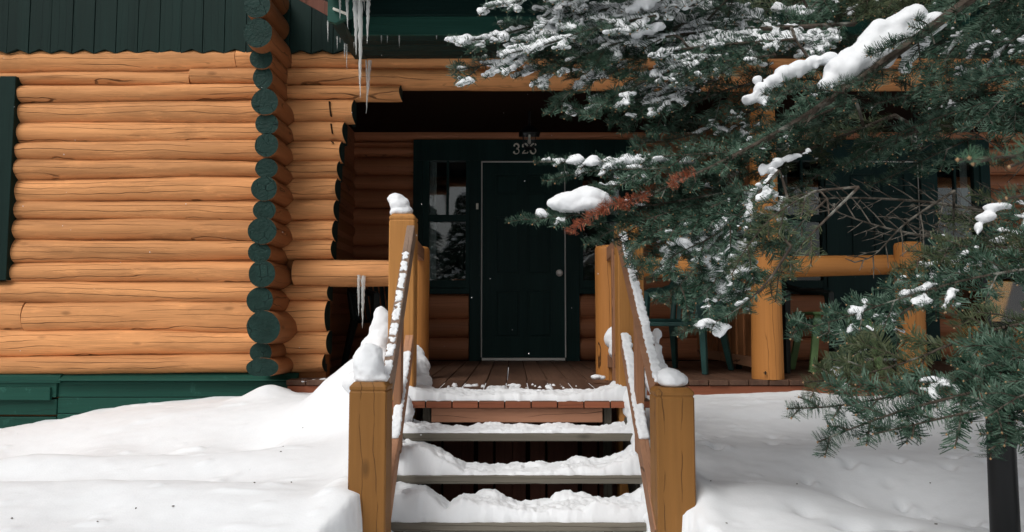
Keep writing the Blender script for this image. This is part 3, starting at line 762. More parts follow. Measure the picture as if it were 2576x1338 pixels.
# ---- divider between the two porches
DVX = 1.885
div = empty('porch_divider', parent=cabin)
MB().box(DVX - .03, DVX + .03, 5.45, 7.45, DECK + .05, DECK + .13).build('bottom_rail', M['bare'], div, bev=.004)
for i in range(20):
    y0 = 5.46 + i * .0995; MB().box(DVX - .018 - .012 * (i % 2), DVX + .018, y0, y0 + .095, DECK + .131, wz_top - .01).build('plank', M['divider'], div, bev=.005)

# ================================================================== PORCH DECK with posts and rails
deck = empty('porch_deck', (0, 0, 0)); tag(deck, 'red-brown wooden porch deck with round orange log posts and rails', 'porch')
DE = 5.20
x = -1.575; i = 0
while x < XR:
    o = MB().box(x, x + .134, DE + random.Random(i).uniform(-.004, .004), DY - .03, DECK - .038, DECK).build('plank', M['deck'], deck, bev=.005); x += .1405; i += 1
MB().box(-1.57, -.60, DE + .015, DE + .055, DECK - .17, DECK - .042).build('fascia_board', M['red'], deck, bev=.004)
MB().box(.68, XR, DE + .015, DE + .055, DECK - .19, DECK - .042).build('fascia_board', M['red'], deck, bev=.004)
MB().box(-1.57, XR, DE + .3, DE + .34, .3, DECK - .05).build('joist', M['skirtz'], deck)
# round posts beside the stairs: flattened front log posts with rounded tops
def round_post(px, d, r, ztop, name='post', dome=True, base=DECK, mat='post', seed=1, taper=.95):
    xx = PX(px, d); z1 = ztop
    log = MB(); n = 26; seg = 22; prof = []
    for s in range(seg + 1):
        t = s / seg; prof.append((r * (1 + (taper - 1) * t), base + (z1 - base) * t))
    if dome: prof += [(r * taper * .97, z1 + .012), (r * taper * .88, z1 + .024), (r * taper * .6, z1 + .030)]
    vs = []
    q = np.array([[cos(2 * pi * k / n) * 1.5 + seed, sin(2 * pi * k / n) * 1.5, z * 2.0] for _, z in prof for k in range(n)])
    nz = fbm(q, 3, seed) * .035
    v = [(xx + rr * (1 + nz[i * n + k]) * cos(2 * pi * k / n), d + rr * (1 + nz[i * n + k]) * sin(2 * pi * k / n), z) for i, (rr, z) in enumerate(prof) for k in range(n)]
    f = [(i * n + k, i * n + (k + 1) % n, (i + 1) * n + (k + 1) % n, (i + 1) * n + k) for i in range(len(prof) - 1) for k in range(n)]
    f += [tuple(range(n))[::-1], tuple((len(prof) - 1) * n + k for k in range(n))]
    mb = MB(); mb.add(v, f); o = mb.build(name, M[mat], deck); smooth_angle(o.data, 50); return o
round_post(1042, 5.27, .105, PZ(628, 5.2), seed=3, taper=1.0)
round_post(1535, 5.27, .105, PZ(626, 5.2), seed=5, taper=1.0)
big = round_post(1928, 5.31, .112, PZ(205, 5.31), seed=8, dome=False, taper=.78)
bo = P(1925, 938, 5.19); MB().box(bo.x - .012, bo.x + .012, 5.188, 5.20, bo.z - .003, bo.z + .003).box(bo.x - .003, bo.x + .003, 5.1875, 5.2, bo.z - .012, bo.z + .012).build('bolt', M['black'], big)
round_post(2290, 5.30, .095, PZ(616, 5.2), seed=11, taper=1.0)
round_post(2790, 5.30, .10, PZ(616, 5.2), seed=12, taper=1.0)
# rails
def rail(pxa, pxb, ya, yb, ya2, yb2, seed, mat='rail'):
    d = FY - .02
    a = P(pxa, (ya + yb) / 2, d); b = P(pxb, (ya2 + yb2) / 2, d); k = d / FOC
    return log_mesh('rail', (a.x, d + .08, a.z), (b.x, d + .08, b.z), ((yb - ya) / 2 * k, (yb2 - ya2) / 2 * k), ((yb - ya) / 2 * k, (yb2 - ya2) / 2 * k), M[mat], deck, seed=seed, rough=.03)
rail(735, 1045, 650, 720, 653, 720, 401, 'log')
rail(1540, 1915, 643, 697, 643, 696, 402)
rail(1925, 2285, 642, 698, 640, 690, 403)

# ================================================================== STAIRS
st = empty('entry_stairs', (0, 0, 0)); tag(st, 'snowy wooden entry stairs with square mustard posts and bare plank handrails', 'stairs')
LY = 3.90                                                   # front edge of the landing
NLP = 9; lw = .1375; lx0 = PX(1028, LY)
for i in range(NLP + 1):
    xa = lx0 - .045 + i * lw - (.09 if i == 0 else 0); xb = lx0 - .045 + (i + 1) * lw
    if i == NLP: xb = xa + .085
    MB().box(xa + .002, xb - .002, LY + random.Random(i + 9).uniform(-.003, .004), DE + .012, DECK - .038, DECK - .001).build('landing_plank', M['red'] if False else M['deck'], st, bev=.006)
    MB().box(xa + .0035, xb - .0035, LY - .0075, LY - .004, DECK - .036, DECK - .004).build('plank_end', M['red'], st)
TR, TN = .165, .205
TZ = [DECK] + [PZ(py, LY - TN * (j + 1)) + .019 for j, py in enumerate((1100, 1207, 1327))]
TZ += [TZ[3] - TR, TZ[3] - 2 * TR]
for i in range(1, 6):
    zt = TZ[i]; yf = LY - TN * i
    MB().box(PX(1018, 3.7) - .02, PX(1585, 3.7) + .02, yf, yf + .125, zt - .038, zt).build('tread', M['tread'], st, bev=.006)
    MB().box(PX(1018, 3.7) - .02, PX(1585, 3.7) + .02, yf + .13, yf + .26, zt - .038, zt - .001).build('tread', M['tread'], st, bev=.006)
# boards below the landing: joist face, brackets and the dark skirting behind
r0, r1 = P(1085, 1018, LY + .025), P(1515, 1062, LY + .025)
MB().box(r0.x, r1.x, LY + .02, LY + .058, r1.z, DECK - .04).build('riser_board', M['riser'], st, bev=.004)
for a, b in ((1064, 1085), (1516, 1537)):
    xa, xb = PX(a, LY + .04), PX(b, LY + .04)
    MB().box(xa + .001, xb - .001, LY + .045, LY + .09, .2, DECK - .04).build('bracket', M['greyz'], st, bev=.003)
for i in range(13):
    xa = -.56 + i * .094; 
    MB().box(xa, xa + .07 + .012 * (i % 3), LY + .16 + .008 * (i % 2), LY + .19, .1, DECK - .05).build('skirting_plank', M['skirtz'], st, bev=.004)
MB().box(-.62, .70, LY + .22, LY + .24, .1, DECK - .05).build('skirting_backing', M['dark'], st)
for sx in (-1, 1):
    xs_ = STX + sx * .565
    MB().bar((xs_, LY + .03, DECK - .16), (xs_, LY - 1.1, DECK - .16 - 1.1 * TR / TN), .038, .2, (0, 0, 1)).build('stringer', M['greyz'], st)
# square posts
def sq_post(px, d, w, ztop, zbot, mat, name='square_post', rot=0):
    xx = PX(px, d); prof = [(w, zbot), (w, ztop - .040), (w * .955, ztop - .036), (w * .955, ztop - .032), (w * 1.0, ztop - .028), (w, ztop - .017), (w * .80, ztop)]
    v = []; f = []
    for ww, z in prof:
        h = ww / 2; c = .006
        for (ax, ay) in ((-h + c, -h), (h - c, -h), (h, -h + c), (h, h - c), (h - c, h), (-h + c, h), (-h, h - c), (-h, -h + c)): v.append((xx + ax, d + w / 2 + ay, z))
    n = 8
    for i in range(len(prof) - 1):
        for k in range(n): f.append((i * n + k, i * n + (k + 1) % n, (i + 1) * n + (k + 1) % n, (i + 1) * n + k))
    f += [tuple(range(n))[::-1], tuple((len(prof) - 1) * n + k for k in range(n))]
    mb = MB(); mb.add(v, f); return mb.build(name, M[mat], st)
NY = 2.93; UY = 3.93
LPX, RPX, LUX, RUX = 927.5, 1695.5, 1008, 1588
zn = PZ(958, NY + .07); zu = PZ(541, UY + .07)
sq_post(LPX, NY, .148, zn, .05, 'nearpost'); sq_post(RPX, NY, .150, PZ(972, NY + .07), .05, 'nearpost')
sq_post(LUX, UY, .138, zu, .30, 'sqpost'); sq_post(RUX, UY, .138, PZ(560, UY + .07), .30, 'sqpost')
# handrails (planks on edge) and lower rails
def hrail(a, b, w, h, mat, name): 
    a = Vector(a); b = Vector(b); d = (b - a).normalized(); e = a.copy()
    mb = MB(); n = 10; pts = []
    o = MB().bar(a, b, w, h).build(name, M[mat], st, bev=.005); return o
Lx1, Lx0 = PX(1031, 3.9), PX(962, 3.02)
hl_a, hl_b = Vector((Lx1, 3.92, PZ(585, 3.92))), Vector((Lx0 + .012, 3.06, PZ(985, 3.06)))
hrail(hl_a, hl_b, .042, .098, 'greyrail', 'handrail')
hr_a, hr_b = Vector((PX(1566, 3.9), 3.92, PZ(600, 3.92))), Vector((PX(1652, 3.06), 3.06, PZ(985, 3.06)))
hrail(hr_a, hr_b, .042, .098, 'bare', 'handrail')
ll_a, ll_b = Vector((PX(1030, 3.9), 3.92, PZ(858, 3.92))), Vector((PX(968, 3.0), 2.99, PZ(1350, 2.99)))
hrail(ll_a, ll_b, .042, .09, 'bare', 'lower_rail')
lr_a, lr_b = Vector((PX(1572, 3.9), 3.92, PZ(858, 3.92))), Vector((PX(1648, 3.0), 2.99, PZ(1350, 2.99)))
hrail(lr_a, lr_b, .042, .09, 'bare', 'lower_rail')
def lerp(a, b, t): return a + (b - a) * t
for (a, b, c, d_, off) in ((hl_a, hl_b, ll_a, ll_b, -.045), (hr_a, hr_b, lr_a, lr_b, .045)):
    t = .47; top = lerp(a, b, t); bot = lerp(c, d_, t)
    MB().bar((top.x + off * .2, top.y, bot.z - .16), (top.x + off * .2, top.y, top.z - .055), .036, .075, (0, 1, 0)).build('baluster', M['barez'], st, bev=.004)
# returns from the square posts back to the round posts
for sx, pxp, pxr in ((-1, LUX, 1058), (1, RUX, 1533)):
    xa = PX(pxp, 4.0) - sx * .02; xb = PX(pxr, 5.2) 
    MB().bar((xa, 4.06, PZ(600, 4.06)), (xb, 5.2, PZ(640, 5.2)), .04, .09).build('return_rail', M['bare'], st, bev=.004)
    MB().bar((xa, 4.06, PZ(905, 4.06)), (xb, 5.2, PZ(908, 5.2)), .04, .09).build('return_rail', M['bare'], st, bev=.004)
xa = PX(1548, 4.6); MB().box(xa - .02, xa + .02, 4.6, 4.64, DECK, PZ(625, 4.6)).build('baluster', M['barez'], st, bev=.003)

# the next entrance, mostly hidden behind the fir
for px_ in (2462, 2600):
    xx = PX(px_, 5.25); MB().box(xx - .07, xx + .07, 5.2, 5.34, DECK, PZ(690, 5.25)).build('square_post', M['sqpost'], deck, bev=.006)
p2a, p2b = P(2462, 740, 5.27), P(2600, 740, 5.27); MB().bar(p2a, p2b, .05, .12).build('rail', M['bare'], deck, bev=.004)
#@@PART2@@
# ================================================================== SNOW lying on things
def balls(lst):
    """(px, py, d, rx px, ry px) -> ball; depth radius equals the width radius unless a 6th value is given in px"""
    out = []
    for b in lst:
        px, py, d, rx, ry = b[:5]; p = P(px, py, d); k = d / FOC; rd = (b[5] if len(b) > 5 else rx) * k
        out.append((p.x, p.y, p.z, rx * k, rd, ry * k))
    return out
def snow_thing(name, label, lst, group=None, cat='snow', **kw):
    o = snow_blob(name, balls(lst), **kw); tag(o, label, cat, group); return o
npd = NY + .075; upd = UY + .07
snow_thing('snow_heap', 'tall rounded snow cap on the lower left mustard post', [(928, 950, npd, 38, 18), (928, 930, npd, 39, 32), (927, 912, npd, 39, 36), (926, 900, npd, 36, 38), (945, 952, npd, 32, 16), (958, 957, npd + .06, 22, 14), (962, 940, npd + .1, 14, 18)], voxel=.006, rough=.007, nscale=18, seed=1, smooth=16)
snow_thing('snow_heap', 'rounded snow cap on the lower right mustard post', [(1690, 962, npd, 36, 14), (1686, 950, npd, 34, 24), (1700, 955, npd, 28, 18), (1662, 962, npd + .08, 18, 14), (1655, 945, npd + .14, 14, 18)], voxel=.006, rough=.007, nscale=18, seed=2, smooth=14)
snow_thing('snow_heap', 'snow cap leaning on the tall post left of the door', [(1008, 535, upd, 30, 12), (1004, 515, upd, 27, 20), (998, 503, upd, 22, 17), (1020, 530, upd, 20, 12)], voxel=.006, rough=.006, nscale=18, seed=3, smooth=12)
snow_thing('snow_pile', 'peaked snow pile against the left side of the landing', [(955, 940, 4.22, 62, 60), (950, 885, 4.25, 44, 58), (958, 845, 4.28, 36, 48), (964, 815, 4.3, 26, 36), (958, 796, 4.3, 15, 24), (985, 850, 4.3, 32, 48), (925, 960, 4.15, 60, 34)], voxel=.011, rough=.016, nscale=9, seed=4, smooth=14)
snow_thing('snow_pile', 'snow heaped at the foot of the round post left of the door', [(1052, 940, 4.35, 28, 40), (1045, 900, 4.45, 20, 40), (1040, 870, 4.5, 9, 26), (1062, 925, 4.4, 22, 34), (1060, 965, 4.25, 32, 26), (1035, 950, 4.3, 24, 40)], voxel=.009, rough=.013, nscale=11, seed=5, smooth=10)
snow_thing('snow_pile', 'round lump of snow beside the round post right of the door', [(1543, 850, 4.75, 23, 30), (1548, 880, 4.7, 18, 26), (1546, 835, 4.78, 18, 16)], voxel=.008, rough=.006, nscale=22, seed=6)
snow_thing('snow_pile', 'snow wedged upright between the right stair rail and its post', [(1586, 838, 4.15, 17, 24), (1592, 880, 4.12, 15, 44), (1600, 930, 4.08, 16, 60), (1606, 980, 4.05, 18, 46)], voxel=.008, rough=.008, nscale=22, seed=7)
snow_thing('snow_pile', 'narrow snow ridge outside the right stair rail above the post', [(1652, 838, 3.6, 12, 16), (1646, 862, 3.6, 13, 30), (1652, 910, 3.5, 18, 50), (1660, 950, 3.45, 22, 40), (1640, 940, 3.5, 20, 60)], voxel=.007, rough=.008, nscale=22, seed=8)
# landing and treads
def prof(xs, hs):
    xs = [PX(x, LY) for x in xs]
    return lambda X: np.interp(X, xs, hs)
def hfield(pf, seed, y0, depth_fn=None, amp=.016, chunk=.02):
    def hf(X, Y):
        q = np.stack([X.ravel() * 7, Y.ravel() * 9, np.full(X.size, seed * 2.3)], 1)
        base = pf(X) + (fbm(q, 4, seed).reshape(X.shape)) * amp
        ch = np.clip(fbm(q * 1.3, 2, seed + 5).reshape(X.shape), 0, 1) * chunk
        return np.clip(base + ch, .004, 1) * (depth_fn(X, Y) if depth_fn else 1)
    return hf
def land_depth(X, Y):                                       # the strip ends in a ragged line; crumbs beyond it
    q = np.stack([X.ravel() * 5, Y.ravel() * 0 + 1.3, Y.ravel() * 0], 1); q2 = np.stack([X.ravel() * 22, Y.ravel() * 22, Y.ravel() * 0], 1)
    lim = LY + .30 + fbm(q, 3, 12).reshape(X.shape) * .08 + np.clip(np.abs(X - STX) - .45, 0, 1) * 1.0
    main = np.clip((lim - Y) / .06, 0, 1) ** .6
    crumb = np.clip((fbm(q2, 2, 14).reshape(X.shape) - .52) / .35, 0, 1) * (Y < LY + .95) * (np.abs(X - .02) < .42) * .4
    return np.maximum(main, crumb)
pl = prof([1010, 1060, 1110, 1150, 1220, 1300, 1360, 1420, 1500, 1545, 1560, 1580], [.075, .06, .045, .034, .028, .036, .033, .028, .03, .05, .075, .06])
tag(snow_strip('landing_snow', PX(1022, LY), PX(1590, LY), LY + .008, LY + 1.1, DECK - .001, hfield(pl, 3, LY, land_depth, .010, .012), nx=220, ny=170, seed=2), 'thin trampled snow along the front edge of the porch landing', 'snow')
tp = [prof([1010, 1050, 1120, 1200, 1260, 1330, 1400, 1440, 1500, 1560, 1590], [.05, .03, .012, .010, .016, .014, .022, .014, .010, .02, .05]),
      prof([1000, 1040, 1080, 1120, 1180, 1250, 1300, 1340, 1420, 1480, 1540, 1590], [.10, .125, .12, .085, .012, .008, .016, .010, .03, .034, .045, .11]),
      prof([990, 1040, 1100, 1150, 1180, 1250, 1300, 1360, 1420, 1500, 1560, 1600], [.10, .125, .11, .035, .07, .065, .035, .05, .055, .05, .06, .09]),
      prof([990, 1100, 1300, 1500, 1600], [.1, .08, .05, .07, .1]), prof([990, 1100, 1300, 1500, 1600], [.1, .08, .05, .07, .1])]
nm = ['top', 'second', 'third', 'fourth', 'bottom']
for i in range(1, 6):
    zt = TZ[i]; yf = LY - TN * i
    o = snow_strip('tread_snow', PX(1018, 3.7) - .015, PX(1585, 3.7) + .015, yf + .011, yf + .245, zt - .0005, hfield(tp[i - 1], 20 + i, yf, lambda X, Y: np.clip(.6 + (Y - yf) / .10, .6, 1.0), .010, (.012, .03, .034, .03, .03)[i - 1]), nx=260, ny=56, seed=10 + i, edge=.005)
    tag(o, f'crumbly broken snow lying on the {nm[i-1]} step of the stairs', 'snow', 'snow on the stair treads')
# snow banked against the stringers, inside the rails
for sx, nmx in ((-1, 'left'), (1, 'right')):
    bl_ = []; rr = random.Random(40 + sx)
    for j in range(26):
        t = j / 25; y = LY + .02 - t * 1.0; z = DECK - .02 - t * 1.0 * TR / TN
        x = STX + sx * (.592 + rr.uniform(-.012, .012))
        bl_.append((x, y, z + rr.uniform(-.02, .02), rr.uniform(.03, .045), .06, rr.uniform(.06, .09)))
    o = snow_blob('stair_side_snow', bl_, voxel=.009, rough=.020, nscale=13, seed=44 + sx, smooth=5); tag(o, f'ragged snow packed along the {nmx} side of the stair treads', 'snow')
# patches on the handrails
def rail_snow(a, b, w, h, label, t0, t1, cover, seed, thick):
    rr = random.Random(seed); bl_ = []; up = Vector((0, 0, 1)); d = (b - a).normalized(); s = d.cross(up).normalized(); u = s.cross(d)
    n = 1100
    for j in range(n):
        t = t0 + (t1 - t0) * j / n
        if math.sin(t * 61 + seed) * .35 + math.sin(t * 157 + seed * 2) * .3 + rr.uniform(-.45, .45) > cover * 2 - 1: continue
        p = lerp(a, b, t) + u * (h / 2 + thick * .1) + s * 0
        p = p + s * rr.uniform(-.34, .34) * w; g = rr.uniform(.003, .006) + thick * .28; bl_.append((p.x, p.y, p.z, g * 1.2, g * 1.2, g))
    o = snow_blob('rail_snow', bl_, voxel=.0042, rough=.003, nscale=60, seed=seed, smooth=2); tag(o, label, 'snow')
rail_snow(hl_a, hl_b, .04, .098, 'patchy frozen snow on top of the left stair handrail', .22, .98, .50, 61, .003)
rail_snow(hr_a, hr_b, .04, .098, 'snow strip lying on top of the right stair handrail', .02, .99, .95, 62, .013)
rail_snow(ll_a, ll_b, .042, .09, 'snow on the lower left stair rail', .12, .6, .9, 63, .012)
rail_snow(lr_a, lr_b, .042, .09, 'snow on the lower right stair rail', .0, .6, .95, 64, .02)
snow_thing('snow_patch', 'small icy clods on the deck boards by the log wall', [(790, 958, 5.24, 14, 4), (812, 957, 5.25, 12, 5), (828, 959, 5.24, 8, 3), (765, 958, 5.26, 22, 3)], voxel=.005, seed=9)
snow_thing('snow_patch', 'small snow clod on the deck beside the post right of the door', [(1500, 948, 4.9, 14, 5), (1512, 950, 4.9, 10, 4)], voxel=.005, seed=10)
# snow on the roof edge (above the picture) the icicles grow from
# ------------------------------------------------------------------ icicles
def icicle(px, y0, y1, d, w, label, group=None, bend=0, seed=0):
    rr = random.Random(seed + px); a = P(px, y0, d); b = P(px + bend, y1, d); n = 22; pts = []; rad = []
    k = d / FOC
    for i in range(n + 1):
        t = i / n; p = lerp(a, b, t); p = p + Vector((rr.uniform(-1, 1), rr.uniform(-1, 1), 0)) * w * k * .06
        pts.append(p); rad.append(max(.0006, w * k / 2 * (1 - t ** 1.6 * .93) * (1 + .12 * sin(i * 2.1 + seed) + rr.uniform(-.07, .07))))
    o = MB().tube(pts, rad, 10).build('icicle', M['ice'], smooth=True); tag(o, label, 'icicle', group); return o
DI = 4.5
icicle(906, -18, 247, DI, 14, 'longest thick icicle hanging from the porch roof edge', seed=1)
icicle(893, -18, 138, DI, 14, 'broad cloudy icicle beside the longest one on the roof edge', bend=3, seed=2)
icicle(927, -18, 111, DI, 11, 'slender clear icicle right of the longest one on the roof edge', bend=-4, seed=3)
icicle(872, -18, 73, DI, 9, 'crooked icicle over the green roof return', bend=3, seed=4)
icicle(855, -18, 49, DI, 7, 'short straight icicle in front of the splintered trim', seed=5)
icicle(916, -18, 27, DI, 4, 'tiny icicle between the two clear ones on the roof edge', seed=6)
snow_thing('ice_lump', 'lump of ice joining the big icicles at the roof edge', [(895, -16, DI, 26, 10), (915, -12, DI, 22, 12), (904, 0, DI, 8, 10), (930, -16, DI, 14, 8)], cat='ice', voxel=.006, mat=M['ice'], seed=31)
icicle(824.5, 53, 105, 4.62, 4, 'thin icicle hanging from the corner of the green roof return', seed=7)
G2 = 'small icicles under the porch eave'
for px, y0, y1, w, d, nm_ in [(848, 92, 124, 3, 4.85, 'longest hair-thin icicle under the sloping end of the porch eave'), (855, 96, 108, 2.5, 4.9, 'shortest hair-thin icicle under the sloping end of the porch eave'), (890, 106, 121, 2.5, 5.0, 'hair-thin icicle under the sloping eave beside the broad cloudy icicle')]:
    icicle(px, y0, y1, d, w, nm_, G2, seed=8)
for px, y0, y1, w, nm_ in [(959, 90, 110, 3, 'one of two close short icicles on the green fascia edge'), (974, 90, 108, 3, 'one of two close short icicles on the green fascia edge'), (1004, 90, 121, 4, 'longest of the small icicles on the green fascia edge'), (1098, 87, 99, 4, 'stubby lone icicle on the green fascia edge beside the fir')]:
    icicle(px, y0 - 2, y1, EF + .01, w, nm_, G2, seed=9)
icicle(868, 98, 145, 5.0, 6, 'milky icicle on the porch eave in front of the tan logs', bend=-2, seed=10)
icicle(872, 100, 176, 5.02, 4, 'thread-like icicle trailing over the tan logs below the eave', seed=11)
icicle(930, 152, 286, 5.24, 9, 'tapering frozen drip running over the beam left of the doorway', bend=-9, seed=12)
icicle(921, 152, 240, 5.25, 5, 'slim frozen drip beside the tapering one on the beam', bend=2, seed=13)
icicle(903, 150, 210, 5.26, 4, 'faint frozen drip behind the longest icicle on the logs', seed=14)
icicle(902, 692, 795, 5.27, 8, 'thin icicle below the left porch rail', seed=15)
icicle(914, 694, 826, 5.27, 11, 'thicker pointed icicle below the left porch rail', bend=-3, seed=16)
icicle(1801, -12, 20, 4.5, 5, 'stubby icicle on the roof edge behind the fir top', seed=17) if False else None

# ================================================================== LANTERNS, LAMP POST, CHAIRS
def porch_lantern(px, py_top, d, label):
    """black hanging lantern: chain, cap, cage with panes, bulb"""
    c = P(px, py_top, d); ztop = wz_top; k = d / FOC; x0, y0 = c.x, c.y
    root = empty('porch_lantern', (x0, y0, c.z - .23)); tag(root, label, 'lantern', 'lanterns over the cabin doors')
    zc = c.z
    MB().tube([(x0, y0, ztop - .002), (x0, y0, ztop - .03)], [.055, .05], 16).build('ceiling_rose', M['black'], root)
    MB().tube([(x0, y0, ztop - .03), (x0, y0, zc - .005)], .014, 8).build('stem', M['black'], root)
    MB().hexa([(x0 - .098, y0 - .098, zc - .075), (x0 + .098, y0 - .098, zc - .075), (x0 + .098, y0 + .098, zc - .075), (x0 - .098, y0 + .098, zc - .075)],
              [(x0 - .03, y0 - .03, zc), (x0 + .03, y0 - .03, zc), (x0 + .03, y0 + .03, zc), (x0 - .03, y0 + .03, zc)]).build('cap', M['black'], root, bev=.003)
    f = MB(); z1, z2 = zc - .078, zc - .195; a, b = .062, .044
    for sx, sy in ((-1, -1), (1, -1), (1, 1), (-1, 1)): f.bar((x0 + sx * a, y0 + sy * a, z1), (x0 + sx * b, y0 + sy * b, z2), .007, .007, (0, 1, 0))
    f.box(x0 - .048, x0 + .048, y0 - .048, y0 + .048, z2 - .014, z2 - .002)
    f.build('cage', M['black'], root)
    for sx, sy in ((0, -1), (1, 0), (0, 1), (-1, 0)):
        m = MB()
        if sx == 0: pts = [(x0 - a + .008, y0 + sy * a, z1), (x0 + a - .008, y0 + sy * a, z1), (x0 + b - .008, y0 + sy * b, z2), (x0 - b + .008, y0 + sy * b, z2)]
        else: pts = [(x0 + sx * a, y0 - a + .008, z1), (x0 + sx * a, y0 + a - .008, z1), (x0 + sx * b, y0 + b - .008, z2), (x0 + sx * b, y0 - b + .008, z2)]
        m.prism(pts, (-sx * .003, -sy * .003, 0)); m.build('pane', M['lampglass'], root)
    MB().tube([(x0, y0, zc - .078), (x0, y0, zc - .105)], .011, 10).build('bulb_socket', M['num'], root)
    MB().lathe((x0, y0, zc - .165), [(.004, 0), (.014, .008), (.017, .02), (.014, .038), (.009, .06)], 14).build('bulb', M['bulb'], root, smooth=True)
porch_lantern(1331, 318, 6.7, 'black hanging porch lantern in front of the house number 326')
porch_lantern(2300, 322, 6.7, 'black hanging porch lantern over the neighbouring door behind the fir')

lp = empty('lamp_post', (PX(2503, 2.65), 2.65, 0)); tag(lp, 'black metal lamp post with amber lantern standing in the snow under the fir', 'lamp post')
lx, ly = PX(2503, 2.65), 2.65
zb = PZ(812, 2.65)
MB().lathe((lx, ly, 0), [(.056, .1), (.047, .5), (.045, .9), (.042, zb - .05), (.052, zb - .045), (.055, zb - .02), (.03, zb)], 20).build('pole', M['black'], lp, smooth=True)
zl0, zl1 = zb, PZ(705, 2.65); f = MB(); a, b = .068, .096
for sx, sy in ((-1, -1), (1, -1), (1, 1), (-1, 1)): f.bar((lx + sx * a, ly + sy * a, zl0), (lx + sx * b, ly + sy * b, zl1), .014, .014, (0, 1, 0))
f.box(lx - .075, lx + .075, ly - .075, ly + .075, zl0 - .012, zl0 + .002); f.build('lantern_cage', M['black'], lp)
for sx, sy in ((0, -1), (1, 0), (0, 1), (-1, 0)):
    if sx == 0: pts = [(lx - b + .008, ly + sy * b, zl1), (lx + b - .008, ly + sy * b, zl1), (lx + a - .008, ly + sy * a, zl0), (lx - a + .008, ly + sy * a, zl0)]
    else: pts = [(lx + sx * b, ly - b + .008, zl1), (lx + sx * b, ly + b - .008, zl1), (lx + sx * a, ly + a - .008, zl0), (lx + sx * a, ly - a + .008, zl0)]
    MB().prism(pts, (-sx * .003, -sy * .003, 0)).build('pane', M['amber'], lp)
MB().hexa([(lx - .125, ly - .125, zl1), (lx + .125, ly - .125, zl1), (lx + .125, ly + .125, zl1), (lx - .125, ly + .125, zl1)],
          [(lx - .03, ly - .03, zl1 + .09), (lx + .03, ly - .03, zl1 + .09), (lx + .03, ly + .03, zl1 + .09), (lx - .03, ly + .03, zl1 + .09)]).build('lantern_cap', M['black'], lp, bev=.003)

def plastic_chair(x, y, rz, mat, label, arms=True):
    """stacking garden chair: seat, slatted back, arms, four splayed legs. Faces local -y"""
    root = empty('patio_chair', (x, y, DECK)); root.rotation_euler = (0, 0, rz); tag(root, label, 'chair', 'plastic chairs on the porch')
    R = Matrix.Translation((x, y, DECK)) @ Matrix.Rotation(rz, 4, 'Z')
    def put(mb, name, bev=.006):
        mb.v = [tuple(v) for v in mb.v]
        o = mb.build(name, M[mat]); o.parent = root
        if bev: bevel(o, bev)
        return o
    put(MB().hexa([(-.21, -.24, .40), (.21, -.24, .40), (.19, .20, .385), (-.19, .20, .385)], [(-.235, -.26, .425), (.235, -.26, .425), (.21, .21, .41), (-.21, .21, .41)]), 'seat')
    put(MB().box(-.215, .215, -.255, -.235, .365, .40), 'seat_apron')
    for sx in (-1, 1):
        put(MB().hexa([(sx * .265 - .02, -.27, 0), (sx * .265 + .02, -.27, 0), (sx * .265 + .02, -.23, 0), (sx * .265 - .02, -.23, 0)],
                      [(sx * .235 - .034, -.255, .64), (sx * .235 + .026, -.255, .64), (sx * .235 + .026, -.20, .64), (sx * .235 - .034, -.20, .64)]), 'leg')
        put(MB().hexa([(sx * .25 - .02, .29, 0), (sx * .25 + .02, .29, 0), (sx * .25 + .02, .33, 0), (sx * .25 - .02, .33, 0)],
                      [(sx * .21 - .03, .16, .42), (sx * .21 + .03, .16, .42), (sx * .21 + .03, .22, .42), (sx * .21 - .03, .22, .42)]), 'leg')
        pts = [(sx * .24, -.25, .625), (sx * .25, -.12, .65), (sx * .25, .08, .66), (sx * .235, .22, .70), (sx * .215, .29, .78)]
        put(MB().tube(pts, [.026, .03, .03, .026, .024], 8), 'armrest', 0)
    n = 7
    for i in range(n):
        t = (i - (n - 1) / 2) / ((n - 1) / 2); xx = t * .165
        put(MB().hexa([(xx - .019, .20, .41), (xx + .019, .20, .41), (xx + .019, .212, .41), (xx - .019, .212, .41)],
                      [(xx * 1.1 - .02, .315, .80), (xx * 1.1 + .02, .315, .80), (xx * 1.1 + .02, .327, .80), (xx * 1.1 - .02, .327, .80)]), 'back_slat', .003)
    pts = [(-.215, .20, .41), (-.225, .27, .66), (-.20, .325, .82), (-.11, .345, .885), (0, .35, .90), (.11, .345, .885), (.20, .325, .82), (.225, .27, .66), (.215, .20, .41)]
    put(MB().tube(pts, .024, 8), 'back_frame', 0)
    return root
plastic_chair(1.42, 6.05, radians(-38), 'chair', 'dark green plastic armchair behind the right porch rail beside the divider')
plastic_chair(2.28, 6.15, radians(25), 'chairdark', 'black plastic armchair just right of the big porch post')
tb = empty('side_table', (2.62, 6.05, DECK)); tag(tb, 'light green plastic side table beside the black porch armchair', 'table')
tx, ty = 2.62, 6.05
MB().hexa([(tx - .24, ty - .2, DECK + .455), (tx + .24, ty - .2, DECK + .455), (tx + .24, ty + .2, DECK + .455), (tx - .24, ty + .2, DECK + .455)], [(tx - .25, ty - .21, DECK + .48), (tx + .25, ty - .21, DECK + .48), (tx + .25, ty + .21, DECK + .48), (tx - .25, ty + .21, DECK + .48)]).build('table_top', M['chairlime'], tb, bev=.008)
for sx in (-1, 1):
    for sy in (-1, 1): MB().bar((tx + sx * .27, ty + sy * .22, DECK + .002), (tx + sx * .19, ty + sy * .15, DECK + .456), .055, .03, (0, 1, 0)).build('leg', M['chairlime'], tb, bev=.005)
plastic_chair(-1.12, 6.6, radians(40), 'chairdark', 'black plastic armchair in the dark left corner of the porch')
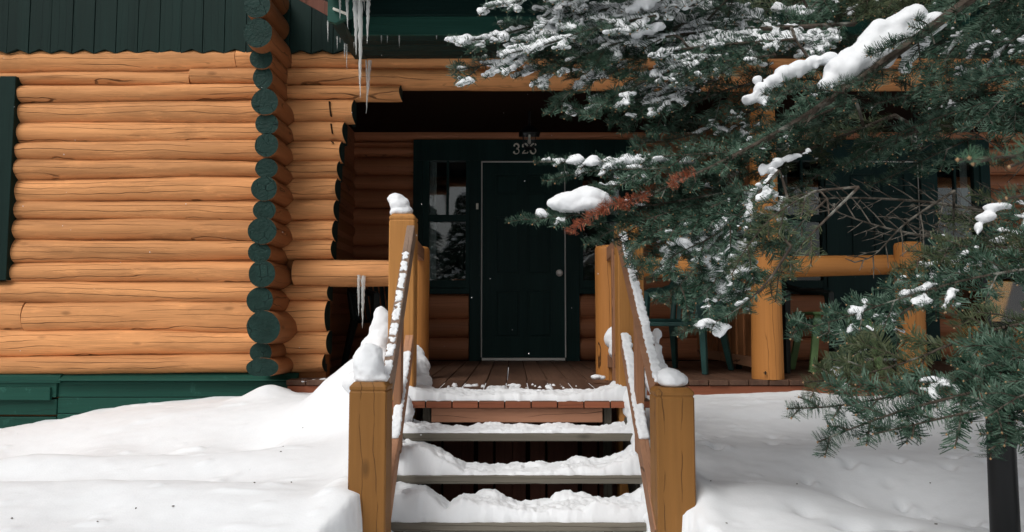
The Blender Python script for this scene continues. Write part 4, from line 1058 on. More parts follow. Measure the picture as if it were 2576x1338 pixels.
# ================================================================== FIR TREE
TRK = Vector((2.18, 2.45, 0))
fir = empty('fir_tree', (TRK.x, TRK.y, .3)); tag(fir, 'big fir with snow-laden boughs reaching in front of the cabin', 'tree')
tz = np.linspace(.2, 7.5, 16)
MB().tube([(TRK.x + .02 * sin(z * 2), TRK.y + .02 * cos(z * 1.7), z) for z in tz], [.15 * (1 - (z - .2) / 8.2) + .01 for z in tz], 14).build('trunk', M['bark'], fir, smooth=True)

# the crown goes on above the picture
rc = np.random.default_rng(77); nC = 3500; tC = rc.random(nC) ** .8; aC = rc.random(nC) * 2 * pi
rC = (1 - tC) * 1.1 * np.sqrt(.15 + .85 * rc.random(nC)); cC = np.stack([TRK.x + rC * np.cos(aC), TRK.y + rC * np.sin(aC), 3.55 + tC * 4.3 - rC * .12], 1)
oC = np.stack([np.cos(aC), np.sin(aC), -.3 + rc.normal(0, .2, nC)], 1); sC = np.stack([-np.sin(aC), np.cos(aC), rc.normal(0, .4, nC)], 1)
vC = np.stack([cC - sC * .03, cC + sC * .03, cC + oC * .20 + sC * .012, cC + oC * .20 - sC * .012], 1)
np_mesh('crown', vC.reshape(-1, 3), np.arange(4 * nC).reshape(-1, 4), M['needle'], fir, smooth=False)
RN = np.random.default_rng(11)
def needle_proto(nn, L, spread=1.0, nl=.030, wd=.0034):
    """one shoot piece along +x, flat side up +z: needles as narrow blunt blades"""
    V = []; F = []
    for i in range(nn):
        x = RN.uniform(0, L); side = 1 if i % 2 else -1
        ph = RN.normal(.30, .42) * spread                      # elevation above the flat plane
        if RN.random() < .12: ph = RN.uniform(.9, 1.6)
        fw = RN.uniform(.35, .75)
        dr = np.array([fw, side * cos(ph), sin(ph)]); dr /= np.linalg.norm(dr)
        ln = nl * RN.uniform(.75, 1.1)
        wv = np.cross(dr, [RN.uniform(-.4, .4), 0, 1]); wv /= max(np.linalg.norm(wv), 1e-6); w = wd / 2
        b = np.array([x, side * .0012, .0005]); m = b + dr * ln * .6; e = b + dr * ln + np.array([ln * .1, 0, 0])
        n0 = len(V); V += [b - wv * w * .8, b + wv * w * .8, e + wv * w * .55, e - wv * w * .55]
        F += [[n0, n0 + 1, n0 + 2, n0 + 3]]
    return np.array(V), np.array(F)
UL = .045
PROTO = {'d': [needle_proto(30, UL) for _ in range(6)], 's': [needle_proto(17, UL) for _ in range(4)], 'r': [needle_proto(24, UL, 1.6) for _ in range(4)],
         'n': [needle_proto(24, UL * .7, 1.0, .020, .0020) for _ in range(4)]}
class Foliage:
    def __init__(s): s.u = []; s.w = MB(); s.tips = []
    def seg(s, a, b, up, kind):
        L = (b - a).length; n = max(1, int(round(L / (UL * .95))))
        for i in range(n): s.u.append((lerp(a, b, i / n), lerp(a, b, (i + 1) / n), up, kind))
    def needles(s, name, parent, mat):
        if not s.u: return None
        Vs = []; Fs = []; n0 = 0; by = {}
        for q in s.u: by.setdefault((q[3], RN.integers(len(PROTO[q[3]]))), []).append(q)
        for (kd, pi_), lst in by.items():
            pv, pf = PROTO[kd][pi_]; A = np.array([q[0][:] for q in lst]); B = np.array([q[1][:] for q in lst]); U = np.array([q[2][:] for q in lst])
            D = B - A; L = np.linalg.norm(D, axis=1, keepdims=True); D = D / L
            Sd = np.cross(U, D); Sd /= np.maximum(np.linalg.norm(Sd, axis=1, keepdims=True), 1e-6); N = np.cross(D, Sd)
            an = RN.normal(0, .3, len(lst))[:, None]; S2 = Sd * np.cos(an) + N * np.sin(an); N2 = N * np.cos(an) - Sd * np.sin(an)
            sc = RN.uniform(.85, 1.15, len(lst)) 
            V = A[:, None, :] + pv[None, :, 0:1] * (L / UL)[:, None, :] * D[:, None, :] * (UL / UL) + (pv[None, :, 1:2] * S2[:, None, :] + pv[None, :, 2:3] * N2[:, None, :]) * sc[:, None, None]
            Fq = pf[None] + (n0 + np.arange(len(lst)) * len(pv))[:, None, None]
            Vs.append(V.reshape(-1, 3)); Fs.append(Fq.reshape(-1, 4)); n0 += len(lst) * len(pv)
        o = np_mesh(name, np.concatenate(Vs), np.concatenate(Fs), mat, parent, smooth=False); o['kind'] = 'stuff'; return o
SNOWP = []
SNOWB = []                                                    # small lumps: (centre, dir, length, width, height)
def polyline(pts, n):
    """Catmull-Rom through pts, n samples"""
    pts = [pts[0] * 2 - pts[1]] + pts + [pts[-1] * 2 - pts[-2]]; out = []; m = len(pts) - 3
    for i in range(n):
        t = i / (n - 1) * m; k = min(int(t), m - 1); u = t - k; p0, p1, p2, p3 = pts[k:k + 4]
        out.append(.5 * ((2 * p1) + (p2 - p0) * u + (2 * p0 - 5 * p1 + 4 * p2 - p3) * u * u + (3 * p1 - p0 - 3 * p2 + p3) * u ** 3))
    return out
NB = [0]
SPINES = []
def bough(spine, Lmax, snow=.3, kind='d', mat='needle', up=None, wood=.012, bare=.0, dens=1.0, droop=.22, seed=0, frm='trunk', sub=True, startf=0.0, name='bough', rooted=True, barkm='bark'):
    rr = random.Random(seed * 13 + 5); fo = Foliage()
    pts = [P(*q) for q in spine]
    Lmax = Lmax * LS
    up = Vector(up if up else (rr.uniform(-.25, .25), -rr.uniform(.45, .95), .75)).normalized()
    L = sum((pts[i + 1] - pts[i]).length for i in range(len(pts) - 1)); n = max(8, int(L / .03)); pl = polyline(pts, n)
    # wood back to the trunk
    if rooted:
        if spine[0][0] < 2600 and SPINES:
            q0 = min(SPINES, key=lambda s: (s - pts[0]).length)
        else: q0 = None
        dxy = (Vector((pts[0].x, pts[0].y, 0)) - Vector((TRK.x, TRK.y, 0))).length
        root = Vector((TRK.x, TRK.y, min(pts[0].z + .25 * dxy, 6.5)))
        if q0 is not None: fo.w.tube([q0, lerp(q0, pts[0], .5) + Vector((0, 0, .01)), pts[0]], [wood * .7, wood * .8, wood * .9], 6)
        else: fo.w.tube([root, lerp(root, pts[0], .5) + Vector((0, 0, .03 * dxy)), pts[0]], [wood * 1.9, wood * 1.4, wood], 7)
        SPINES.extend(pl[:int(len(pl) * .8):3])
    fo.w.tube(pl, [max(.0022, wood * (1 - i / (n - 1)) ** .8) for i in range(n)], 7)
    if bare < .5: fo.tips.append(pl[-1])
    step = .037 / dens; s = 0.0; acc = 0.0; side = 1
    for i in range(1, n):
        d = (pl[i] - pl[i - 1]); sl = d.length; d.normalize(); t = i / (n - 1); acc += sl
        if t < startf: continue
        sd = d.cross(up).normalized(); u2 = sd.cross(d)
        if bare < .5 and (t > .25 or wood < .01): fo.seg(pl[i - 1], pl[i], u2, kind)
        if acc >= step:
            acc = 0; side = -side
            ln = Lmax * (.22 + .95 * (1 - t) ** .75 if t > .15 else .85) * rr.uniform(.55, 1.12)
            ang = radians(rr.uniform(38, 62)); el = rr.gauss(0, .22)
            bd = (d * cos(ang) + sd * side * sin(ang) + u2 * el * .6).normalized()
            a = pl[i]; m = max(2, int(ln / .05)); q = [a]
            for j in range(m):
                bd2 = (bd + Vector((0, 0, -1)) * droop * (j / m) + d * .25 * (j / m)).normalized(); q.append(q[-1] + bd2 * ln / m)
            if rr.random() < bare:                              # leafless twig
                fo.w.tube(q, [.0018 * (1 - j / (len(q))) + .0007 for j in range(len(q))], 4)
                for j in range(1, m):
                    for s3 in (-1, 1):
                        if rr.random() < .35: continue
                        bdl = (q[j + 1] - q[j]).normalized(); ss = bdl.cross(u2).normalized(); l3 = ln * rr.uniform(.15, .5)
                        e1 = q[j] + (bdl * .7 + ss * s3 * rr.uniform(.4, .9) + u2 * rr.uniform(-.3, .3)).normalized() * l3 * .5
                        fo.w.tube([q[j], e1, e1 + (bdl * .8 + ss * s3 * rr.uniform(-.2, .6) + Vector((0, 0, rr.uniform(-.4, .2)))).normalized() * l3 * .5], [.0012, .0009, .0006], 3)
                continue
            fo.w.tube(q, [.0026 * (1 - j / len(q)) + .0008 for j in range(len(q))], 4)
            fo.tips.append(q[-1])
            for j in range(m): fo.seg(q[j], q[j + 1], u2, kind)
            if sub and ln > .06:
                s2 = 1
                for j in range(1, m):
                  for s2 in (-1, 1):
                    if rr.random() < .15: continue
                    bdl = (q[j + 1] - q[j]).normalized(); ss = bdl.cross(u2).normalized(); l2 = ln * (.55 * (1 - j / m) + .18) * rr.uniform(.6, 1.15)
                    if l2 < .025: continue
                    e = q[j] + (bdl * .68 + ss * s2 * .73 + Vector((0, 0, -.12 * rr.random()))).normalized() * l2
                    fo.w.tube([q[j], e], [.0015, .0008], 3); fo.seg(q[j], e, u2, kind); fo.tips.append(e)
                    if rr.random() < snow * .75: SNOWB.append((lerp(q[j], e, .5) + u2 * .004 + Vector((0, 0, .003)), (e - q[j]).normalized(), l2 * rr.uniform(.25, .5), rr.uniform(.006, .012), rr.uniform(.005, .010)))
            if rr.random() < snow:
                k0 = rr.randrange(len(q) - 1); c = lerp(q[k0], q[k0 + 1], .5); SNOWB.append((c + Vector((0, 0, .008)), (q[-1] - q[0]).normalized(), ln * rr.uniform(.12, .30), rr.uniform(.008, .017), rr.uniform(.007, .014)))
        if rr.random() < snow * .12: SNOWB.append((pl[i] + Vector((0, 0, .009)), d, rr.uniform(.02, .05), .014, .012))
    for tp in fo.tips:
        fo.w.add([tp + Vector(v) * .0035 for v in ((1, 0, 0), (-1, 0, 0), (0, 1, 0), (0, -1, 0), (0, 0, 1), (0, 0, -1))], [(0, 2, 4), (2, 1, 4), (1, 3, 4), (3, 0, 4), (2, 0, 5), (1, 2, 5), (3, 1, 5), (0, 3, 5)], 1)
    o = fo.w.build(name, [M[barkm], M['bud']], fir)
    nd = fo.needles('needles', o, M[mat]); NB[0] += len(fo.u)
    if snow > 0:
        for (a, c, u_, k_) in fo.u: SNOWP.append((*lerp(a, c, .25), snow)); SNOWP.append((*lerp(a, c, .75), snow))
    return o
B = bough; LS = 1.15
# the long bare limb with foliage hanging under it
limb = B([(2560, -90, 2.42), (2330, 78, 2.5), (2130, 222, 2.55), (1980, 320, 2.6), (1800, 415, 2.65), (1620, 495, 2.7), (1500, 540, 2.72)], .17, .35, seed=16, wood=.019, dens=.8, droop=.5, bare=.15, up=(0, -.5, .85))
B([(2250, 130, 2.58), (2120, 190, 2.6), (1980, 235, 2.65), (1880, 262, 2.7)], .14, .4, seed=17, wood=.007)
# dark boughs at the upper right
for i, (sp, L) in enumerate([
    ([(2800, -60, 2.9), (2400, -30, 3.1), (2050, 0, 3.2), (1760, 60, 3.25)], .28), ([(2800, 60, 2.8), (2450, 70, 3.0), (2150, 95, 3.1), (1880, 130, 3.2)], .24),
    ([(2800, 170, 2.8), (2500, 190, 3.0), (2280, 240, 3.1), (2080, 300, 3.1), (1920, 350, 3.1)], .16), ([(2800, 270, 2.7), (2550, 290, 2.9), (2330, 330, 3.0), (2150, 400, 3.0)], .15),
    ([(2850, 340, 2.6), (2650, 330, 2.8), (2480, 300, 2.9), (2350, 320, 2.95)], .15), ([(2700, -120, 2.6), (2500, 20, 2.8), (2400, 120, 2.9), (2330, 230, 2.95)], .26),
    ([(2850, 100, 2.3), (2650, 150, 2.4), (2540, 230, 2.45), (2450, 320, 2.5)], .24), ([(2150, -80, 2.9), (2050, 10, 3.0), (1980, 80, 3.05), (1920, 150, 3.1)], .22),
    ([(2250, 290, 2.8), (2050, 370, 2.85), (1900, 430, 2.9), (1780, 500, 2.9)], .15), ([(2300, 330, 2.7), (2180, 390, 2.75), (2060, 440, 2.8), (1980, 490, 2.8)], .12),
    ([(2850, -80, 2.4), (2680, 0, 2.5), (2560, 90, 2.55), (2470, 190, 2.6)], .26), ([(2700, 40, 2.6), (2560, 130, 2.7), (2440, 200, 2.75), (2340, 290, 2.8)], .22),
    ([(2400, -120, 2.8), (2250, -40, 2.9), (2120, 40, 2.95), (2020, 120, 3.0)], .22), ([(1950, -110, 2.9), (1850, -20, 2.95), (1760, 70, 3.0), (1700, 140, 3.0)], .2),
    ([(2150, 250, 2.75), (2000, 320, 2.8), (1880, 400, 2.82), (1800, 470, 2.85)], .13), ([(2000, 300, 2.7), (1880, 380, 2.72), (1780, 440, 2.75), (1700, 520, 2.75)], .13)]):
    B(sp, L, .14 if i not in (7, 13) else .3, seed=40 + i, wood=.008, mat='needle' if i % 4 else 'needle2', droop=.35)
# upper left cluster over the beam
B([(2150, 60, 2.9), (1800, 80, 2.95), (1500, 112, 3.0), (1250, 158, 3.05), (1145, 178, 3.05)], .24, .98, seed=1, wood=.010)
B([(1900, -40, 2.9), (1600, 10, 2.95), (1400, 50, 3.0), (1230, 95, 3.0), (1142, 104, 3.0)], .20, .98, seed=2, wood=.008)
B([(1800, -120, 2.8), (1500, -60, 2.9), (1330, -15, 2.95), (1222, 22, 3.0)], .20, .98, seed=3, wood=.008)
B([(2000, 100, 2.8), (1750, 120, 2.85), (1600, 150, 2.9), (1470, 200, 2.95), (1382, 288, 2.95)], .20, .65, seed=4, wood=.008)
B([(1950, 140, 2.75), (1720, 170, 2.8), (1570, 230, 2.85), (1482, 292, 2.85)], .17, .6, seed=5, wood=.007)
B([(2050, 180, 2.8), (1850, 220, 2.9), (1690, 280, 2.9), (1552, 312, 2.95)], .20, .4, seed=6, wood=.007)
B([(1700, 90, 2.85), (1550, 110, 2.9), (1420, 160, 2.92), (1350, 212, 2.92)], .15, .95, seed=7, wood=.006)
B([(1950, 250, 2.9), (1800, 320, 2.9), (1690, 350, 2.9), (1600, 352, 2.9)], .18, .45, seed=8, wood=.006)
B([(1650, 40, 2.8), (1500, 70, 2.82), (1380, 110, 2.85), (1260, 140, 2.88)], .14, 1.0, seed=9, wood=.006)
# middle boughs before the door
B([(1980, 375, 2.7), (1700, 392, 2.75), (1500, 408, 2.8), (1342, 406, 2.85)], .085, .35, seed=10, wood=.006)
B([(1820, 425, 2.7), (1620, 425, 2.75), (1480, 432, 2.8), (1376, 455, 2.8)], .10, .25, seed=11, wood=.005)
B([(1850, 480, 2.7), (1650, 515, 2.72), (1450, 540, 2.75), (1287, 556, 2.78)], .12, .3, seed=12, wood=.006)
B([(1850, 440, 2.7), (1700, 460, 2.75), (1580, 462, 2.75), (1480, 480, 2.78)], .13, .25, seed=13, wood=.005)
B([(1800, 500, 2.7), (1650, 545, 2.7), (1540, 580, 2.7), (1480, 615, 2.7)], .11, .2, seed=14, wood=.005)
B([(1900, 470, 2.65), (1750, 540, 2.65), (1640, 590, 2.65), (1575, 650, 2.65)], .13, .3, seed=15, wood=.005)
B([(2500, 250, 2.6), (2350, 300, 2.65), (2230, 350, 2.7), (2120, 420, 2.7)], .12, .08, seed=181, wood=.004)
B([(2460, 340, 2.7), (2350, 390, 2.72), (2270, 430, 2.74), (2180, 470, 2.75)], .09, .03, seed=182, wood=.004)
# twigs that stand up in front of the snow slab
B([(2330, 85, 2.47), (2270, 100, 2.45), (2215, 128, 2.45), (2180, 140, 2.45)], .07, .0, seed=151, wood=.004)
B([(2210, 190, 2.5), (2170, 200, 2.49), (2130, 212, 2.48), (2080, 220, 2.48)], .08, .1, seed=152, wood=.004)
B([(2120, 235, 2.52), (2060, 225, 2.52), (2000, 225, 2.52), (1930, 240, 2.54)], .09, .2, seed=153, wood=.004)
B([(2350, 110, 2.45), (2330, 60, 2.45), (2300, 50, 2.45)], .06, .0, seed=154, wood=.003)
# sprays hanging before the chairs
B([(1960, 430, 2.55), (1850, 550, 2.6), (1750, 670, 2.62), (1700, 730, 2.62), (1672, 765, 2.62)], .14, .75, seed=18, wood=.007)
B([(1980, 500, 2.55), (1900, 590, 2.58), (1840, 690, 2.6), (1808, 755, 2.6)], .14, .8, seed=19, wood=.006)
B([(1900, 500, 2.58), (1800, 590, 2.6), (1700, 640, 2.62), (1640, 690, 2.62)], .14, .5, seed=20, wood=.005)
B([(1990, 620, 2.45), (1920, 720, 2.48), (1820, 800, 2.5), (1708, 838, 2.5)], .085, .5, seed=21, wood=.005, startf=.42)
B([(1830, 640, 2.6), (1790, 720, 2.6), (1740, 760, 2.6), (1720, 780, 2.6)], .12, .6, seed=22, wood=.004)
for i, sp in enumerate([[(1940, 470, 2.62), (1830, 530, 2.66), (1730, 600, 2.68), (1660, 690, 2.68)], [(1900, 560, 2.6), (1820, 640, 2.62), (1770, 690, 2.64), (1740, 735, 2.64)], [(1930, 540, 2.56), (1880, 640, 2.58), (1855, 690, 2.6), (1840, 740, 2.6)],
                        [(1850, 450, 2.75), (1720, 520, 2.78), (1620, 560, 2.8), (1540, 610, 2.8)], [(1820, 480, 2.72), (1720, 560, 2.74), (1650, 620, 2.76), (1600, 690, 2.76)]]):
    B(sp, .14, .75 if i < 3 else .3, seed=160 + i, wood=.005)
for i, sp in enumerate([[(1760, 10, 2.9), (1600, 40, 2.95), (1450, 90, 3.0), (1330, 150, 3.0)], [(1720, 60, 2.95), (1560, 120, 3.0), (1440, 150, 3.02), (1300, 190, 3.05)], [(1850, 120, 2.9), (1700, 180, 2.95), (1600, 240, 3.0), (1540, 290, 3.0)],
                        [(1560, -40, 2.9), (1440, 0, 2.95), (1350, 60, 3.0), (1290, 120, 3.0)], [(1800, 200, 2.85), (1660, 240, 2.9), (1540, 260, 2.92), (1430, 290, 2.95)]]):
    B(sp, .16, .8, seed=170 + i, wood=.005)
# sparse olive twigs before the big post
B([(2160, 470, 2.4), (2040, 590, 2.45), (1960, 690, 2.5), (1905, 740, 2.5)], .11, .0, 's', 'needle2', seed=23, wood=.005, startf=.3)
B([(2080, 500, 2.45), (2000, 580, 2.48), (1965, 660, 2.5), (1950, 760, 2.5)], .10, .0, 's', 'needle', seed=24, wood=.004, startf=.2)
B([(2050, 480, 2.5), (1950, 540, 2.5), (1880, 620, 2.5), (1840, 690, 2.5)], .10, .05, 's', 'needle2', seed=25, wood=.004)
# bare lichen-grey twigs before the second door
for i, (sp, L) in enumerate([([(2850, 560, 2.5), (2575, 545, 2.6), (2330, 508, 2.65), (2100, 498, 2.7), (1990, 520, 2.7)], .2), ([(2850, 590, 2.4), (2560, 600, 2.5), (2350, 596, 2.55), (2180, 560, 2.6), (2010, 495, 2.6)], .2),
                             ([(2850, 480, 2.5), (2600, 500, 2.6), (2450, 540, 2.6), (2300, 600, 2.6)], .16), ([(2700, 380, 2.7), (2560, 400, 2.75), (2420, 330, 2.8), (2250, 420, 2.8)], .14), ([(2400, 480, 2.5), (2280, 560, 2.5), (2200, 640, 2.5), (2150, 660, 2.5)], .14)]):
    B(sp, L, .0, 's', 'needle2', seed=70 + i, wood=.009 if i < 2 else .005, bare=.9, barkm='greybark', droop=.1, sub=True, dens=2.4, up=(0, -.75, .6), startf=.05, name='bare_bough')
# lower boughs nearer the camera
for i, (sp, L, sn) in enumerate([
    ([(2850, 640, 2.3), (2500, 690, 2.2), (2300, 740, 2.2), (2120, 800, 2.2), (1988, 836, 2.2)], .15, .3), ([(2850, 760, 2.1), (2500, 830, 2.05), (2280, 910, 2.05), (2130, 950, 2.05), (2020, 962, 2.05)], .16, .1),
    ([(2850, 850, 2.0), (2550, 920, 1.95), (2300, 985, 1.95), (2110, 1020, 1.95), (1980, 1028, 1.95)], .13, .05), ([(2800, 920, 1.85), (2500, 975, 1.85), (2280, 1030, 1.85), (2150, 1075, 1.85), (2056, 1112, 1.85)], .11, .0),
    ([(2850, 950, 1.75), (2600, 1005, 1.8), (2400, 1045, 1.8), (2270, 1075, 1.8), (2195, 1092, 1.8)], .11, .0), ([(2850, 1000, 1.7), (2680, 1040, 1.75), (2560, 1085, 1.75), (2488, 1132, 1.75)], .10, .0),
    ([(2700, 600, 2.35), (2500, 640, 2.35), (2380, 680, 2.35), (2280, 750, 2.35)], .14, .3), ([(2700, 640, 2.3), (2450, 620, 2.3), (2340, 640, 2.3), (2250, 700, 2.3)], .12, .1), ([(2800, 540, 2.4), (2620, 580, 2.45), (2480, 620, 2.5), (2350, 690, 2.5)], .18, .45),
    ([(2800, 830, 1.9), (2600, 890, 1.9), (2450, 930, 1.9), (2350, 990, 1.9)], .16, .05),
    ([(2400, 700, 2.3), (2280, 780, 2.3), (2180, 860, 2.3), (2110, 930, 2.3)], .15, .1), ([(2850, 900, 1.75), (2700, 960, 1.75), (2580, 990, 1.75), (2480, 1050, 1.75)], .14, .0)]):
    B(sp, L, sn, seed=90 + i, wood=.0055, mat='needle' if i not in (1, 7) else 'needle2', droop=.45, dens=.85)
B([(2900, 330, 1.15), (2700, 375, 1.05), (2550, 392, 1.0), (2408, 402, 1.0)], .05, .0, 'n', 'yellowneedle', seed=120, wood=.004, sub=False, dens=1.2, up=(0, .2, .9))
B([(2900, 440, 1.15), (2750, 460, 1.05), (2630, 480, 1.0), (2530, 500, 1.0)], .05, .0, 'n', 'yellowneedle', seed=121, wood=.004, sub=False, dens=1.2, up=(0, .2, .9))
# rust-red dead twigs
for i, sp in enumerate([[(1590, 505, 2.68), (1530, 520, 2.66), (1480, 550, 2.65), (1437, 582, 2.65)], [(1750, 430, 2.62), (1715, 445, 2.62), (1685, 468, 2.62)], [(1640, 480, 2.7), (1600, 500, 2.68), (1560, 525, 2.66)]]):
    o = B(sp, .035, .0, 'r', 'dead', seed=130 + i, wood=.003, sub=False, dens=1.4, rooted=False, name='dead_twig'); o['label'] = 'rust-red dead twig'

# small lumps of snow caught on the twigs
A = np.array(SNOWP); nz = fbm(A[:, :3] * 6.5, 3, 5) + .35 * fbm(A[:, :3] * 30, 2, 9); A = A[nz > .80 - 1.10 * A[:, 3]]
rg = np.random.default_rng(3); bls = []
for x, y, z, s_ in A:
    r = rg.uniform(.007, .012) * (1.4 if s_ > .78 else 1.25 if s_ > .55 else 1); bls.append((x, y + .003 + r * .6, z + .009, r * 1.3, r * 1.1, r * .8))
    for _ in range(2 if s_ > .55 else 1):
        r3 = r * rg.uniform(.7, 1.0); bls.append((x + rg.normal(0, .013), y + .008 + abs(rg.normal(0, .007)), z + rg.normal(.010, .005), r3 * 1.3, r3 * 1.1, r3 * .8))
    if rg.random() < .25 * s_: r2_ = rg.uniform(.008, .013); bls.append((x + rg.normal(0, .006), y + .018, z + .010, r2_ * 1.3, r2_ * 1.2, r2_ * .8))
_keep = _ico.get(3); _ico[3] = ico(1)
o = snow_blob('branch_snow', bls, voxel=.0055, rough=.003, nscale=30, seed=6, smooth=5); _ico[3] = _keep
if _keep is None: del _ico[3]
tag(o, 'snow caught among the fir needles', 'snow', kind='stuff')
print('UNITS', NB[0], 'SNOWP', len(bls), len(o.data.polygons))

GS = 'snow clumps on the fir boughs'
def clump(label, lst, seed, **kw):
    rr_ = random.Random(seed * 7)
    if not kw.get('plain'):
        ext = []
        for (px, py, d, w, h) in lst:
            for q in range(5):
                a_ = rr_.uniform(0, 2 * pi); ext.append((px + cos(a_) * w * .75, py + sin(a_) * h * .6 + h * .15, d + rr_.uniform(-.02, .02), w * rr_.uniform(.25, .5), h * rr_.uniform(.3, .5)))
        lst = [(a, c_, d, w * .92, h * .85) for a, c_, d, w, h in lst] + ext
    kw.pop('plain', 0); lst = [(a, c_, d + .015, w, h) for a, c_, d, w, h in lst]
    snow_thing('snow_clump', label, lst, GS, seed=seed, voxel=kw.pop('voxel', .006), rough=kw.pop('rough', .006), nscale=14, smooth=kw.pop('smooth', 5), **kw)
clump('large smooth dome of snow on the bough tip across the door', [(1410, 515, 2.74, 36, 20), (1440, 505, 2.74, 46, 28), (1478, 500, 2.74, 44, 30), (1505, 508, 2.74, 36, 24), (1440, 520, 2.74, 46, 18), (1478, 518, 2.74, 50, 22), (1520, 520, 2.74, 22, 14), (1425, 528, 2.74, 30, 12), (1460, 532, 2.74, 12, 14)], 1, plain=1, smooth=10, rough=.011, cut=PZ(531, 2.74))
clump('small round snow lump beside the large dome on the bough tip', [(1358, 532, 2.76, 15, 12), (1362, 540, 2.76, 18, 10)], 2)
for i, (px, py, w, h, nm_) in enumerate([(1447, 400, 22, 14, 'first snow ball from the tip along the bough above the door'), (1493, 402, 23, 14, 'second snow ball from the tip along the bough above the door'), (1725, 402, 18, 12, 'last lone snow ball on the bough above the door')]):
    clump(nm_, [(px - 12, py + 5, 2.81 - .02 * i, w * .6, h * .6), (px + 1, py - 1, 2.81 - .02 * i, w * .8, h), (px + 14, py + 4, 2.81 - .02 * i, w * .55, h * .6), (px, py + 8, 2.81 - .02 * i, w * 1.2, h * .5)], 10 + i, smooth=4)
clump('long double snow roll on the bough above the door', [(1545, 412, 2.78, 18, 9), (1575, 406, 2.78, 22, 14), (1605, 405, 2.77, 20, 14), (1528, 415, 2.78, 14, 8)], 14)
clump('slanting snow lump between roll and lone ball above the door', [(1635, 410, 2.76, 18, 14), (1660, 400, 2.76, 22, 13), (1675, 398, 2.76, 14, 10)], 15)
clump('huge slanting slab of snow on the long fir limb', [(2075, 210, 2.56, 24, 20), (2110, 180, 2.56, 34, 30), (2145, 150, 2.56, 40, 38), (2185, 120, 2.56, 42, 42), (2222, 90, 2.56, 40, 42), (2255, 60, 2.56, 34, 34), (2290, 45, 2.56, 34, 26), (2210, 125, 2.56, 48, 46), (2165, 155, 2.56, 46, 42), (2128, 175, 2.56, 40, 36), (2240, 95, 2.56, 46, 44), (2270, 65, 2.56, 42, 40)], 16, voxel=.009, smooth=18, plain=1, rough=.016)
clump('rounded end lump of the snow slab high on the long limb', [(2350, 55, 2.52, 32, 30), (2320, 90, 2.52, 30, 36), (2290, 130, 2.53, 24, 34), (2275, 165, 2.53, 18, 26)], 17)
clump('knobbly snow ridge on the lower part of the long limb', [(1885, 250, 2.66, 20, 18), (1915, 225, 2.65, 24, 18), (1945, 205, 2.64, 24, 18), (1975, 185, 2.63, 26, 20), (2010, 170, 2.62, 26, 20), (2045, 155, 2.61, 22, 18), (1920, 245, 2.65, 18, 24), (2085, 150, 2.6, 26, 22), (1905, 200, 2.66, 12, 10)], 18)
clump('chain of snow lumps like beads on the twig under the limb', [(1918, 425, 2.6, 12, 18), (1940, 425, 2.6, 14, 20), (1955, 408, 2.6, 16, 14), (1985, 398, 2.6, 16, 10), (2005, 390, 2.6, 14, 8), (2032, 378, 2.6, 11, 11)], 19)
clump('smooth slug of snow on the upper bough over the beam', [(1600, 88, 2.82, 16, 9), (1625, 75, 2.82, 24, 13), (1650, 67, 2.82, 20, 13), (1660, 66, 2.82, 14, 14)], 20)
clump('snow lump at the very top of the upper bough', [(1590, 25, 2.8, 18, 10), (1620, 8, 2.8, 26, 16), (1640, -6, 2.8, 22, 14)], 21)
clump('drooping snow tongue hanging from the upper bough over the beam', [(1280, 150, 3.0, 12, 16), (1290, 135, 3.0, 14, 16), (1275, 165, 3.0, 8, 10)], 26)
clump('snow pad on the spray in front of the green chair', [(1775, 808, 2.5, 24, 14), (1800, 815, 2.5, 22, 14), (1760, 820, 2.5, 22, 10), (1820, 822, 2.5, 20, 14), (1808, 838, 2.5, 18, 12)], 27)
clump('snow wedge on the hanging spray before the porch rail', [(1705, 605, 2.62, 14, 12), (1722, 612, 2.62, 20, 14), (1738, 620, 2.62, 16, 10)], 28)
clump('lone snow tuft on the dark bough left of the big post', [(1828, 560, 2.6, 11, 14), (1824, 575, 2.6, 10, 10), (1836, 572, 2.6, 9, 10)], 29)
clump('broken snow crust on the long spray before the porch rail', [(1770, 650, 2.61, 26, 16), (1800, 680, 2.61, 24, 20), (1820, 710, 2.61, 16, 22), (1835, 660, 2.61, 20, 12), (1780, 700, 2.61, 18, 14)], 30)
clump('flat snow shelf by the lamp post among grey twigs', [(2510, 520, 2.3, 34, 10), (2480, 545, 2.3, 22, 12), (2460, 575, 2.3, 12, 18)], 31)

# ================================================================== trees across the yard, seen mirrored in the panes
def yard_fir(x, y, h, seed, label):
    rr = np.random.default_rng(seed); z0 = .35
    root = empty('yard_fir', (x, y, z0)); tag(root, label, 'tree', 'snowy firs across the yard')
    MB().tube([(x, y, z0 - .2), (x, y, z0 + h)], [.16, .02], 8).build('trunk', M['bark'], root)
    n = 5200; t = rr.random(n) ** .75; ang = rr.random(n) * 2 * pi; R = (1 - t) * h * .27 * (.55 + .45 * rr.random(n)) * (1 + .25 * np.sin(t * 60 + ang * 2))
    c = np.stack([x + R * np.cos(ang), y + R * np.sin(ang), z0 + .3 + t * (h - .3) - R * .35], 1)
    s = .16; out = np.stack([np.cos(ang), np.sin(ang), -.45 + 0 * ang], 1); sd = np.stack([-np.sin(ang), np.cos(ang), rr.normal(0, .4, n)], 1)
    V = np.stack([c - sd * s * .3, c + sd * s * .3, c + out * s * 1.5 + sd * s * .12, c + out * s * 1.5 - sd * s * .12], 1)
    np_mesh('crown', V.reshape(-1, 3), np.arange(4 * n).reshape(-1, 4), M['needle'], root, smooth=False)
    m = 420; k = rr.choice(n, m, replace=False); iv1, if1 = ico(1); Vv = []; Ff = []
    for q, j in enumerate(k): Vv.append(iv1 * np.array([.13, .13, .05]) * rr.uniform(.5, 1.3) + c[j] + np.array([0, 0, .04]) + out[j] * .06); Ff.append(if1 + q * len(iv1))
    np_mesh('crown_snow', np.concatenate(Vv), np.concatenate(Ff), M['snow'], root)
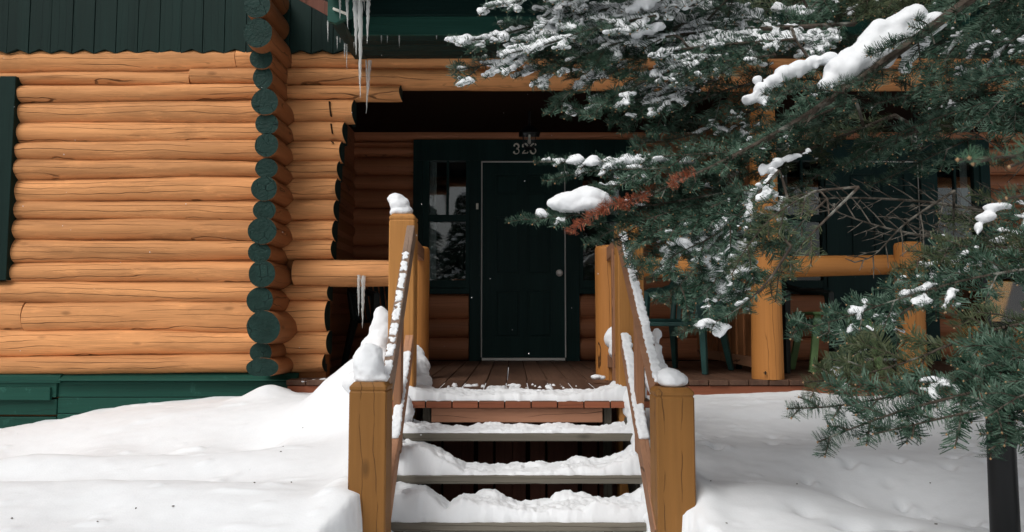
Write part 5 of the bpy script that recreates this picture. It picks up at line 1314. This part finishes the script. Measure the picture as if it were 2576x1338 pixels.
for i, (x, y, h, nm_) in enumerate([(-8.5, -10.5, 8.5, 'tallest snowy fir at the far left of the yard'), (-5.6, -8.6, 6.4, 'broad snowy fir next to the tallest one across the yard'), (-3.4, -9.6, 7.2, 'snowy fir across the yard mirrored in the left sidelight'),
                                (-1.5, -8.2, 5.0, 'shortest snowy fir across the yard mirrored beside the door'), (.6, -9.8, 6.6, 'snowy fir across the yard straight before the door'), (2.5, -8.8, 7.0, 'snowy fir across the yard facing the right sidelight'),
                                (4.9, -9.4, 6.2, 'snowy fir across the yard facing the porch divider'), (7.4, -8.6, 7.6, 'snowy fir across the yard facing the neighbouring door')]):
    yard_fir(x, y, h, i + 1, nm_)

# falling flakes
rr = np.random.default_rng(8); n = 130; iv1, if1 = ico(1); Vv = []; Ff = []
for i in range(n):
    d = rr.uniform(2.2, 7.0); p = P(rr.uniform(0, 2575), rr.uniform(0, 1300), d); r = rr.uniform(.0010, .0022) * (1.6 if rr.random() < .05 else 1)
    Vv.append(iv1 * r * np.array([1, 1, rr.uniform(.6, 1.6)]) + np.array(p[:])); Ff.append(if1 + i * len(iv1))
o = np_mesh('falling_snow', np.concatenate(Vv), np.concatenate(Ff), M['snow']); tag(o, 'scattered snowflakes drifting through the air', kind='stuff')
# bits of bark and needles dropped on the crust
mb = MB(); r2 = random.Random(4)
for px, py in [(1570 * .301, 1340), (0, 0)]: pass
for px, py, d in [(575, 1190, 4.0), (732, 1283, 3.2), (703, 1195, 3.6), (605, 1168, 3.9), (390, 1280, 3.1), (640, 1285, 3.1), (710, 1170, 3.7), (760, 1138, 4.1), (30, 1325, 2.85), (245, 1340, 2.8), (340, 1316, 2.9), (435, 1360, 2.9), (1787, 1250, 3.2), (2005, 1185, 3.4), (2340, 1195, 3.4), (2525, 1290, 3.0), (2350, 1320, 2.9), (1830, 1360, 2.8)]:
    q = P(px, py, d); z = ground_at(q.x, q.y); a = r2.uniform(0, 6); l = r2.uniform(.004, .011)
    mb.bar((q.x, q.y, z + .002), (q.x + cos(a) * l, q.y + sin(a) * l, z + .003), .004, .003)
o = mb.build('bark_crumbs', M['bark']); tag(o, 'dark crumbs of bark and needles on the snow crust', kind='stuff')
